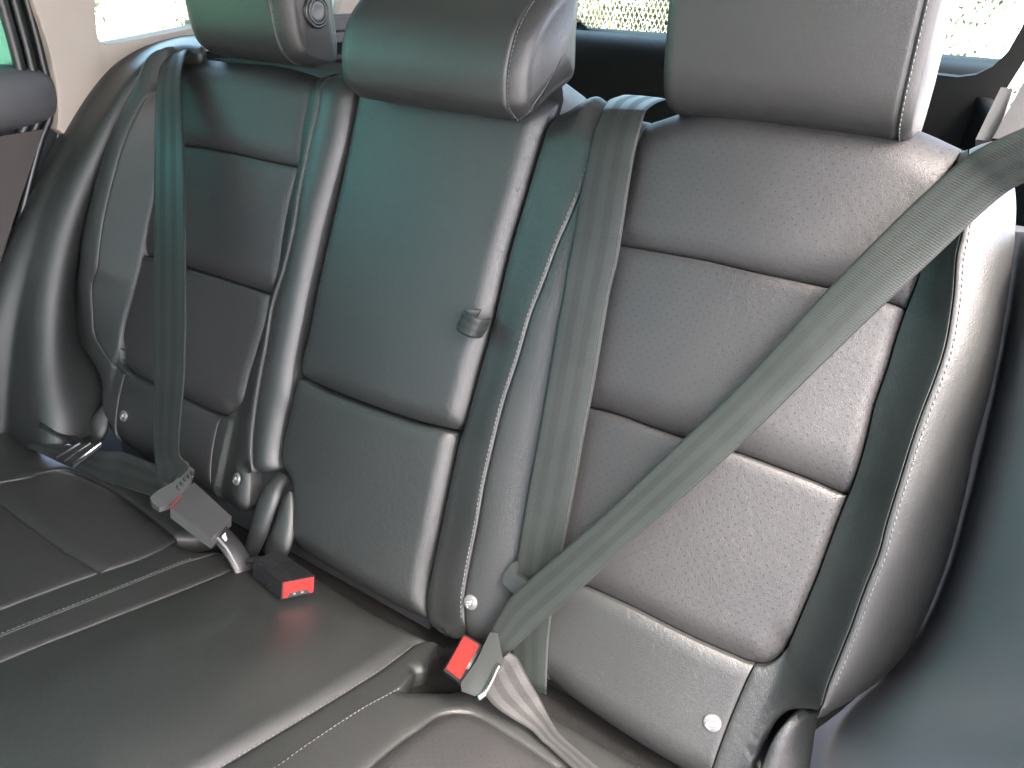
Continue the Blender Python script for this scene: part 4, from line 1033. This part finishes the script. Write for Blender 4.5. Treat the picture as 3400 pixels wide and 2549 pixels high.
# right buckle: latched, standing up from the cushion split, red end towards the camera
q = [np.array(p) for p in T['buckR']]
kR = thing('belt_buckle', 'buckle with red release face up, holding the diagonal belt beside the right cushion', 'buckle', q[2], 'belt buckles')
nf = np.cross(q[1] - q[0], q[3] - q[0]); nf /= np.linalg.norm(nf)
if np.dot(nf, np.array(CAMT['loc']) - q[0]) < 0: nf = -nf
dpt = -nf * .02 + np.array([-.030, .030, -.032])
cen = sum(q) / 4
big = [cen + (p - cen) * 1.08 for p in q]
prism('housing', big, dpt, M['gloss'], kR, .003, 3)
red_ = [cen + (p - cen) * .93 + nf * .0012 for p in q]
a, b, c, d = red_
prism('release_button', [a, a * .22 + b * .78, c * .78 + d * .22, d], -nf * .004, M['red'], kR, .0012, 3)
prism('latch_slot', [a * .2 + b * .8 - nf * .001, b - nf * .001, c - nf * .001, c * .8 + d * .2 - nf * .001], -nf * .002, M['black'], kR, .0002, 1)
for i in range(3):
    t = .84 + .05 * i
    p0 = a * (1 - t) + b * t; p1 = d * (1 - t) + c * t
    v, f = tube([p0 * .75 + p1 * .25 + nf * .0004, p0 * .3 + p1 * .7 + nf * .0004], .0006, 5); mk('spring_rib', v, f, M['greyp'], kR)

# strap guide on the left lap belt and the loose strap end beside it
cl = [np.array(p) for p in T['clipL']]
g = thing('belt_guide', 'narrow black belt clip with two bright edges across the left lap strap', 'belt clip', cl[2])
e1_, e2_ = (cl[0], cl[3]), (cl[4], cl[5])
prism('clip_body', [cl[0], cl[4], cl[5], cl[3]], -cn_ * .005, M['gloss'], g, .001, 2)
for (s0, s1), r in ((( cl[0], cl[3]), .0016), ((cl[4], cl[5]), .0022), (((cl[0] + cl[4]) / 2, (cl[3] + cl[5]) / 2), .0014)):
    v, f = tube([s0 + cn_ * .001, s1 + cn_ * .001], r, 8); mk('bright_edge', v, f, M['chrome'] if r > .002 else M['greyp'], g)
st = thing('strap_end', 'short loose dark strap end sticking up beside the left wheel-arch trim', 'strap', T['ST'][2][0])
ribbon('band', T['ST'], M['web'], st, .003, 9, .004)

# ================================================================== LEFT SIDE TRIM
rows = np.array(T['trim'])
nr_, nc_ = rows.shape[:2]
def bicubic(g, n0, n1):
    def dense(a, n):
        k = len(a); t = np.linspace(0, k - 1, n); q = np.concatenate([2 * a[:1] - a[1:2], a, 2 * a[-1:] - a[-2:-1]])
        i = np.minimum(t.astype(int), k - 2); f = (t - i).reshape(-1, *([1] * (a.ndim - 1)))
        p0, p1, p2, p3 = q[i], q[i + 1], q[i + 2], q[i + 3]
        return .5 * (2 * p1 + (p2 - p0) * f + (2 * p0 - 5 * p1 + 4 * p2 - p3) * f**2 + (3 * p1 - p0 - 3 * p2 + p3) * f**3)
    g = dense(g, n0); g = dense(g.transpose(1, 0, 2), n1).transpose(1, 0, 2)
    return g
# gentle smoothing of the traced rails so the pad reads as one moulding
for _ in range(2):
    rows[1:-1] = rows[1:-1] * .5 + (rows[:-2] + rows[2:]) * .25
G = bicubic(rows, 90, 50)
V = G.reshape(-1, 3); F = []
for i in range(89):
    for j in range(49): F.append([i * 50 + j, i * 50 + j + 1, (i + 1) * 50 + j + 1, (i + 1) * 50 + j])
tr_l = thing('side_bolster', 'padded black leather side trim between the left door opening and the left seat back', 'side trim', tuple(V.mean(0)))
so = mk('padding', V, F, M['leather_smooth'], tr_l, [(v[1], v[2]) for v in V])
md = so.modifiers.new('thickness', 'SOLIDIFY'); md.thickness = .012; md.offset = 1

# C pillar trim -----------------------------------------------------
def tapX(y): return -.704 + max(0.0, y - .25) * .20
def plate_with_notch(name, outer, inner, dx, mat, parent):
    """side-wall plate following outer outline, with the window notch `inner` cut out (both open at the top)"""
    ring = list(outer) + list(inner[::-1])
    pts = [Vector((p[1], p[2])) for p in ring]
    n = len(pts)
    r = delaunay_2d_cdt(pts, [(i, (i + 1) % n) for i in range(n)], [list(range(n))], 1, 1e-6)
    vs = [(tapX(v[0]), v[0], v[1]) for v in r[0]]
    bm = bmesh.new(); bv_ = [bm.verts.new(v) for v in vs]
    for f in r[2]: bm.faces.new([bv_[i] for i in f])
    ex = bmesh.ops.extrude_face_region(bm, geom=bm.faces[:])
    for e in ex['geom']:
        if isinstance(e, bmesh.types.BMVert): e.co.x += dx
    return bevel_obj(name, bm, mat, parent, .006, 3)
pil = [np.array(p) for p in T['pillar']]; qw = [np.array(p) for p in T['qwin']]
def dense2(l, step=.012): return [np.array(p) for p in catmull(l, step)]
outer = dense2(pil[:7]) + dense2(pil[7:])
inner = dense2(qw)
# walk: outer runs from the top down the front edge, round the bottom and back to the rear; inner returns
pl = thing('pillar_trim', 'pale beige pillar trim beside the left rear side window', 'pillar trim', tuple(pil[7]))
plate_with_notch('trim_panel', outer, inner, -.045, M['beige'], pl)
# side window pane behind it
qz = [(-.744 + .0, .18, 1.09), (-.744 + .2 * .75, 1.0, 1.14), (-.744 + .15, 1.0, 1.5), (-.744, .18, 1.5)]
sw = thing('side_window', 'small rear side window pane set in the pale trim at the left', 'window', (-.70, .5, 1.3))
prism('glass', qz, (-.004, 0, 0), M['glass_rear'], sw, 0)

# door ------------------------------------------------------------
dr = thing('left_door', 'left rear door with padded dark sill and brown card, window above', 'door', (-.74, -.3, .8))
dr.name = 'car_door'
# upholstered sill roll: rounded bar ending near the seal
sec = []
ys = np.concatenate([np.linspace(-1.0, .08, 20), .08 + .085 * np.sin(np.linspace(0, math.pi / 2, 12))[1:]])
V, F = [], []
seg = 28
for y in ys:
    k = 1.0
    if y > .08: k = math.sqrt(max(0, 1 - ((y - .08) / .0852)**2))
    cz, cx_ = 1.052 + (.0 if y > -.1 else 0), -.745
    for j in range(seg):
        w = 2 * math.pi * j / seg
        ex_, ez = .052, .046
        sx = abs(math.cos(w))**.7 * (1 if math.cos(w) > 0 else -1); sz = abs(math.sin(w))**.75 * (1 if math.sin(w) > 0 else -1)
        kk = .55 + .45 * k if k > 0 else .55
        V.append((cx_ + ex_ * sx * kk, y, cz + ez * sz * kk))
for i in range(len(ys) - 1):
    for j in range(seg): F.append([i * seg + j, i * seg + (j + 1) % seg, (i + 1) * seg + (j + 1) % seg, (i + 1) * seg + j])
F.append([(len(ys) - 1) * seg + j for j in range(seg)])
mk('padded_sill', V, F, M['soft'], dr)
def slanted(y): return y
prism('door_card', [(-.712, -1.0, .30), (-.712, -1.0, 1.004), (-.712, .128, 1.004), (-.712, .06, .90), (-.712, -.03, .76), (-.712, -.10, .60), (-.712, -.12, .30)], (-.05, 0, 0), M['brown'], dr, .008, 3)
prism('window_glass', [(-.765, -1.0, 1.08), (-.765, .135, 1.08), (-.765, .14, 1.20), (-.765, .10, 1.50), (-.765, -1.0, 1.50)], (-.004, 0, 0), M['glass_left'], dr, 0)
prism('window_frame', [(-.735, .118, 1.07), (-.735, .150, 1.07), (-.735, .162, 1.20), (-.735, .150, 1.50), (-.735, .10, 1.50), (-.735, .124, 1.20)], (-.05, 0, 0), M['rubber'], dr, .004, 2)
# rubber seals of the door opening
sl = thing('door_seal', 'black rubber seal running down beside the pale pillar trim', 'door seal', (-.70, .15, 1.1))
for off, r, m in ((-.010, .007, 'rubber'), (.008, .006, 'rubber'), (-.028, .009, 'rubber')):
    p = catmull([(-.722, .145 + off, 1.50), (-.722, .148 + off, 1.30), (-.722, .150 + off, 1.18), (-.722, .150 + off, 1.10), (-.722, .145 + off, 1.03), (-.722, .115 + off, .985), (-.722, .05 + off, .87), (-.722, -.01 + off, .76), (-.722, -.05 + off, .66), (-.722, -.08 + off, .5)], .01)
    v, f = tube(p, r, 10); mk('seal_lip', v, f, M[m], sl)
prism('sill_plate', [(-.73, .10, 1.5), (-.73, .17, 1.5), (-.73, .175, 1.03), (-.73, .03, .72), (-.73, .0, .40), (-.73, -.12, .40), (-.73, -.08, .70), (-.73, .10, .97), (-.73, .125, 1.1)], (-.04, 0, 0), M['rubber'], sl, .003, 2)

# ================================================================== RIGHT SIDE
# slate coloured trim beside the right seat
tr_r = thing('door_trim', 'grey blue grained trim panel beside the right seat back', 'side trim', (.72, .0, .8))
rowsR = np.array(T['trimR'])
for _ in range(2): rowsR[1:-1] = rowsR[1:-1] * .5 + (rowsR[:-2] + rowsR[2:]) * .25
G = bicubic(rowsR, 80, 40)
V = G.reshape(-1, 3); F = []
for i in range(79):
    for j in range(39): F.append([i * 40 + j, (i + 1) * 40 + j, (i + 1) * 40 + j + 1, i * 40 + j + 1])
o = mk('trim_panel', V, F, M['slate'], tr_r)
md = o.modifiers.new('thickness', 'SOLIDIFY'); md.thickness = .02; md.offset = -1

# ================================================================== BOOT
boot = thing('boot_trim', 'black boot side and tailgate trim behind the seat backs', 'boot trim', (0, 1.0, .8))
def wallR(y): return .68 - max(0, y - .35) * .30
# tailgate lower trim, below the rear window (rounded top ledge)
V, F = [], []
prof_t = [(1.02, .30), (1.02, .93), (1.035, 1.03), (1.06, 1.075), (1.09, 1.092), (1.16, 1.098), (1.22, 1.10)]
pr_ = catmull(prof_t, .02)
xs = np.linspace(-.56, .50, 30)
for x in xs:
    for y, z in pr_: V.append((x, y + .03 * (1 - (x / .6)**2), z - .0))
m_n = len(pr_)
for i in range(len(xs) - 1):
    for j in range(m_n - 1): F.append([i * m_n + j, i * m_n + j + 1, (i + 1) * m_n + j + 1, (i + 1) * m_n + j])
mk('tailgate_trim', V, F, M['bootblack'], boot)
box('boot_floor', (-.72, .30, .52), (.70, 1.25, .56), M['carpet'], boot, .004)
# left wall with ledges running along it
def wallL(y): return -.70 + max(0, y - .45) * .22
def rail(z0, z1, prot, mat, name='ledge'):
    ys = np.linspace(.42, 1.06, 12); V, F = [], []
    for y in ys:
        x = wallL(y)
        V += [(x - .03, y, z0), (x + prot, y, z0), (x + prot, y, z1), (x - .03, y, z1)]
    for i in range(len(ys) - 1):
        for k in range(4): F.append([i * 4 + k, i * 4 + (k + 1) % 4, (i + 1) * 4 + (k + 1) % 4, (i + 1) * 4 + k])
    F.append([0, 1, 2, 3]); F.append([(len(ys) - 1) * 4 + k for k in (3, 2, 1, 0)])
    o = mk(name, V, F, mat, boot, smooth=False)
    bm = bmesh.new(); bm.from_mesh(o.data); bmesh.ops.recalc_face_normals(bm, faces=bm.faces)
    es = [e for e in bm.edges if e.calc_face_angle(0) > .6]
    bmesh.ops.bevel(bm, geom=es, offset=.003, segments=2, affect='EDGES'); bm.to_mesh(o.data); bm.free()
    return o
rail(1.115, 1.142, .030, M['soft'])
rail(1.095, 1.112, .045, M['soft'])
rail(1.066, 1.074, .055, M['gloss'])
rail(1.048, 1.056, .055, M['gloss'])
rail(1.030, 1.038, .055, M['gloss'])
rail(.56, 1.092, .012, M['bootblack'], 'side_panel')
# pale rear pillar trim above the ledges
prism('rear_pillar_trim', [(wallL(.72) + .004, .70, 1.142), (wallL(1.06) + .004, 1.06, 1.142), (wallL(1.06) + .004, 1.06, 1.5), (wallL(.95) + .004, .90, 1.5)], (-.03, 0, 0), M['beige'], boot, .004, 2)
# right wall and rear pillar
ys = np.linspace(.34, 1.08, 14); V, F = [], []
for y in ys:
    for z in (.56, .9, 1.02 + .02 * y, 1.04 + .02 * y): V.append((wallR(y) + (0 if z < .95 else .01), y, z))
for i in range(len(ys) - 1):
    for k in range(3): F.append([i * 4 + k, i * 4 + k + 1, (i + 1) * 4 + k + 1, (i + 1) * 4 + k])
o = mk('side_panel', V, F, M['bootblack'], boot)
md = o.modifiers.new('t', 'SOLIDIFY'); md.thickness = .02; md.offset = 1
# rear window and its glass
rw = thing('rear_window', 'rear window pane above the black tailgate trim', 'window', (0, 1.2, 1.3))
prism('glass', [(-.55, 1.19, 1.09), (.50, 1.19, 1.09), (.47, .98, 1.52), (-.52, .98, 1.52)], (0, .004, .001), M['glass_rear'], rw, 0)
# parcel ledge right behind the seats (black luggage cover cassette)
lc = thing('luggage_cover', 'dark luggage cover cassette just behind the top of the seat backs', 'luggage cover', (0, .40, 1.0))
v, f = tube([(-.60, .44, .985), (.60, .44, .985)], .034, 20); mk('cassette', v, f, M['black'], lc)
# black rear pillar at the right
rp = thing('rear_pillar', 'black rear pillar trim at the right corner of the rear window', 'pillar trim', (.5, 1.0, 1.0))
prism('pillar_panel', [(.40, 1.03, 1.088), (.43, 1.03, 1.087), (.455, 1.03, 1.093), (.475, 1.03, 1.107), (.49, 1.03, 1.13), (.50, 1.03, 1.17), (.50, 1.03, 1.5), (.545, 1.03, 1.5), (.525, 1.03, 1.15), (.503, 1.03, 1.075), (.462, 1.03, .985), (.44, 1.03, .93), (.35, 1.03, .93), (.35, 1.03, 1.09)], (0, .03, 0), M['bootblack'], rp, .004, 2)
# belt guide at the outer top corner of the right seat
bg_ = thing('belt_anchor', 'dark plastic belt guide at the upper right edge, behind the diagonal belt', 'belt guide', (.56, .33, 1.12))
def cornerpt(u, v, h): return P('b', u, v, h)
prism('guide_block', [cornerpt(.548, .645, -.02), cornerpt(.60, .645, -.02), cornerpt(.60, .712, -.02), cornerpt(.560, .712, -.02)], -BW[3] * .05, M['black'], bg_, .006, 3)
prism('guide_bracket', [cornerpt(.535, .645, -.03), cornerpt(.55, .645, -.03), cornerpt(.55, .69, -.03), cornerpt(.541, .69, -.03)], -BW[3] * .03, M['greyp'], bg_, .003, 2)

# ================================================================== UNSEEN ROOF AND FRONT, SHAPING THE LIGHT
roof = thing('headliner', 'unseen pale headliner roof over the rear seats, added to shade them', 'headliner', (0, .2, 1.56))  # out of view; added so that it shades the bench from the sky
prism('roof_lining', [(-.60, -1.3, 1.56), (.66, -1.3, 1.56), (.60, 1.0, 1.52), (-.55, 1.0, 1.52)], (0, 0, .03), M['headliner'], roof, .01, 2)

def unseen_front_seat(x, label):  # out of view; added to block the low light from ahead
    t = thing('unseen_front_seat', label, 'seat', (x, -.95, .6), 'unseen front seats blocking low light')
    V, F = [], []
    prof = catmull([(-.86, .30), (-.84, .60), (-.85, .90), (-.90, 1.08), (-.95, 1.13), (-1.0, 1.08), (-.98, .80), (-.98, .30)], .03)
    m = len(prof)
    us = np.linspace(-1, 1, 24)
    for u in us:
        w = (1 - abs(u)**6)**.5
        c = np.array([-.93, .7])
        for y, z in prof:
            q = c + (np.array([y, z]) - c) * np.array([.35 + .65 * w, .9 + .1 * w]); V.append((x + u * .25 * (1 - .15 * max(0, z - .8)), q[0], q[1]))
    for i in range(23):
        for k in range(m): F.append([i * m + k, i * m + (k + 1) % m, (i + 1) * m + (k + 1) % m, (i + 1) * m + k])
    F.append(list(range(m))); F.append([23 * m + k for k in range(m)][::-1])
    mk('backrest', V, F, M['leather'], t)
    box('headrest', (x - .13, -1.02, 1.17), (x + .13, -.91, 1.36), M['leather'], t, .035)
    for s_ in (-.06, .06):
        v, f = tube([(x + s_, -.965, 1.05), (x + s_, -.965, 1.20)], .006, 8); mk('post', v, f, M['chrome'], t)
unseen_front_seat(-.37, 'unseen black leather front seat, added to block low light, ahead of the left rear place, its back to the bench')
unseen_front_seat(.37, 'unseen black leather front seat, added to block low light, ahead of the right rear place, its back to the bench')

rr = thing('unseen_roof_rail', 'unseen pale lined roof side rail, added to cut off the sun, above the right door opening', 'roof rail', (.67, 0, 1.5))  # out of view; its low edge keeps the sun off the left side
prism('rail_cover', [(.64, -1.3, 1.555), (.70, -1.3, 1.555), (.72, -1.3, 1.47), (.67, -1.3, 1.46)], (0, 2.3, 0), M['headliner'], rr, .01, 2)
rl = thing('unseen_roof_rail', 'pale lined roof side rail above the left door', 'roof rail', (-.67, 0, 1.5))
prism('rail_cover', [(-.58, -1.3, 1.555), (-.66, -1.3, 1.555), (-.76, -1.3, 1.48), (-.70, -1.3, 1.46)], (0, 2.3, 0), M['headliner'], rl, .01, 2)
wsd = thing('windscreen', 'unseen green tinted windscreen, added to colour the light, ahead of the front seats', 'window', (0, -1.7, 1.3))  # out of view; added to give the light from ahead a green cast
prism('glass', [(-.64, -1.35, 1.54), (.64, -1.35, 1.54), (.72, -2.1, 1.02), (-.72, -2.1, 1.02)], (0, .002, .005), M['glass_front'], wsd, 0)

# ================================================================== OUTSIDE
gm, n, b = new_mat('pale_gravel')
tc = N(n, 'ShaderNodeTexCoord')
z1 = noise(n, tc.outputs['Object'], 1.2, 5, .6); z2 = noise(n, tc.outputs['Object'], 30, 3)
c = mixc(n, z1, (.40, .385, .37), (.55, .53, .51)); c = mixc(n, math_(n, 'MULTIPLY', z2, .4), c, (.25, .25, .22))
n.links.new(c, b.inputs['Base Color']); b.inputs['Roughness'].default_value = .9
g = mk('ground', [(-120, -120, 0), (120, -120, 0), (120, 120, 0), (-120, 120, 0)], [[0, 1, 2, 3]], gm, smooth=False)
g['kind'] = 'structure'

def leafmat(name, c1, c2):
    m, n, b = new_mat(name)
    tc = N(n, 'ShaderNodeTexCoord')
    z = noise(n, tc.outputs['Object'], 7, 3, .7)
    rp_ = N(n, 'ShaderNodeValToRGB'); rp_.color_ramp.elements[0].position = .4; rp_.color_ramp.elements[1].position = .6
    rp_.color_ramp.elements[0].color = (*c1, 1); rp_.color_ramp.elements[1].color = (*c2, 1)
    n.links.new(z, rp_.inputs[0]); n.links.new(rp_.outputs[0], b.inputs['Base Color'])
    b.inputs['Roughness'].default_value = .5
    return m
LM = [leafmat('green_leaves', (.012, .022, .006), (.05, .06, .02)), leafmat('yellow_leaves', (.10, .075, .015), (.03, .038, .012))]
def shrub(loc, size, nleaf, mat, label, group, ls=.028):
    t = thing('shrub', label, 'shrub', loc, group)
    V, F = [], []
    nleaf = int(nleaf * 1.6)
    cl_ = [np.array([rng.normal(0, .33) * size[0], rng.normal(0, .33) * size[1], abs(rng.normal(.5, .28)) * size[2]]) for _ in range(40)]
    for i in range(nleaf):
        c = cl_[rng.integers(40)] + rng.normal(0, .11, 3) * np.array(size)
        c[2] = abs(c[2])
        a = rng.normal(0, 1, 3); a /= np.linalg.norm(a); b = np.cross(a, rng.normal(0, 1, 3)); b /= np.linalg.norm(b)
        s = ls * rng.uniform(.6, 1.3); p = np.array(loc) + c; o = len(V)
        V += [p - a * s, p + b * s * .4, p + a * s, p - b * s * .4]; F.append([o, o + 1, o + 2, o + 3])
    mk('crown', V, F, mat, t, smooth=False)['kind'] = 'stuff'
    V, F = [], []
    for c in cl_[::3]:
        v, f = tube([np.array(loc) + c * .05, np.array(loc) + c * .6 + [.02, 0, .02], np.array(loc) + c], [.012, .008, .004], 5)
        o = len(V); V += v; F += [[i + o for i in q] for q in f]
    mk('stem', V, F, M['brown'], t)
    return t
shrub((-3.6, 1.2, 0), (1.1, .9, 1.3), 9000, LM[0], 'green shrub seen through the left rear side window', 'shrubs outside the car')
shrub((-3.8, 3.2, 0), (1.2, .9, 1.3), 9000, LM[1], 'yellowing shrub outside, behind the left headrest', 'shrubs outside the car')
shrub((-4.4, .3, 0), (.8, .9, 1.2), 2500, LM[0], 'green shrub seen through the left door window', 'shrubs outside the car')
shrub((-2.4, 6.3, 0), (1.4, .6, 1.2), 8000, LM[1], 'yellow leaved shrub behind the wire fence', 'shrubs outside the car')
shrub((-.9, 6.6, 0), (1.2, .6, 1.2), 8000, LM[0], 'green shrub behind the wire fence', 'shrubs outside the car')
fn = thing('wire_fence', 'fine wire mesh fence seen through the rear window', 'fence', (-1.5, 5.2, 0))
V, F = [], []
cs = .036
nxw = 130
for i in range(nxw):
    x = -4.4 + i * cs
    pts = []
    for j in range(34):
        z = j * cs * 1.05
        xx = x + (cs * .42 if (j % 2) else -cs * .0) + (0)
        pts.append((xx, z))
    for sgn in (0, 1):
        prev = None
        for j, (xx, z) in enumerate(pts):
            xx2 = x + (cs * .5 * (j % 2)) if sgn == 0 else x + cs * .5 + (-cs * .5 * (j % 2)) + cs * .5
            xx2 = x + cs * .5 * (j % 2) if sgn == 0 else x + cs - cs * .5 * (j % 2)
            if prev is not None:
                a = np.array([prev[0], 5.2, prev[1]]); b = np.array([xx2, 5.2, z]); d = b - a; w = np.array([d[2], 0, -d[0]]); w = w / np.linalg.norm(w) * .0022
                o = len(V); dy = np.array([0, .004, 0])
                V += [a - w, a + w, b + w, b - w, a + dy, b + dy]
                F += [[o, o + 1, o + 2, o + 3], [o, o + 3, o + 5, o + 4], [o + 1, o + 4, o + 5, o + 2]]
            prev = (xx2, z)
wm = mk('wire_mesh', V, F, plastic('galvanised_wire', (.45, .47, .45), .4, 0, 500, .5, .3), fn, smooth=False); wm['kind'] = 'stuff'
for x in (-4.4, -2.9, -.2):
    v, f = tube([(x, 5.23, 0), (x, 5.23, 1.35)], .022, 10); mk('post', v, f, M['greyp'], fn)
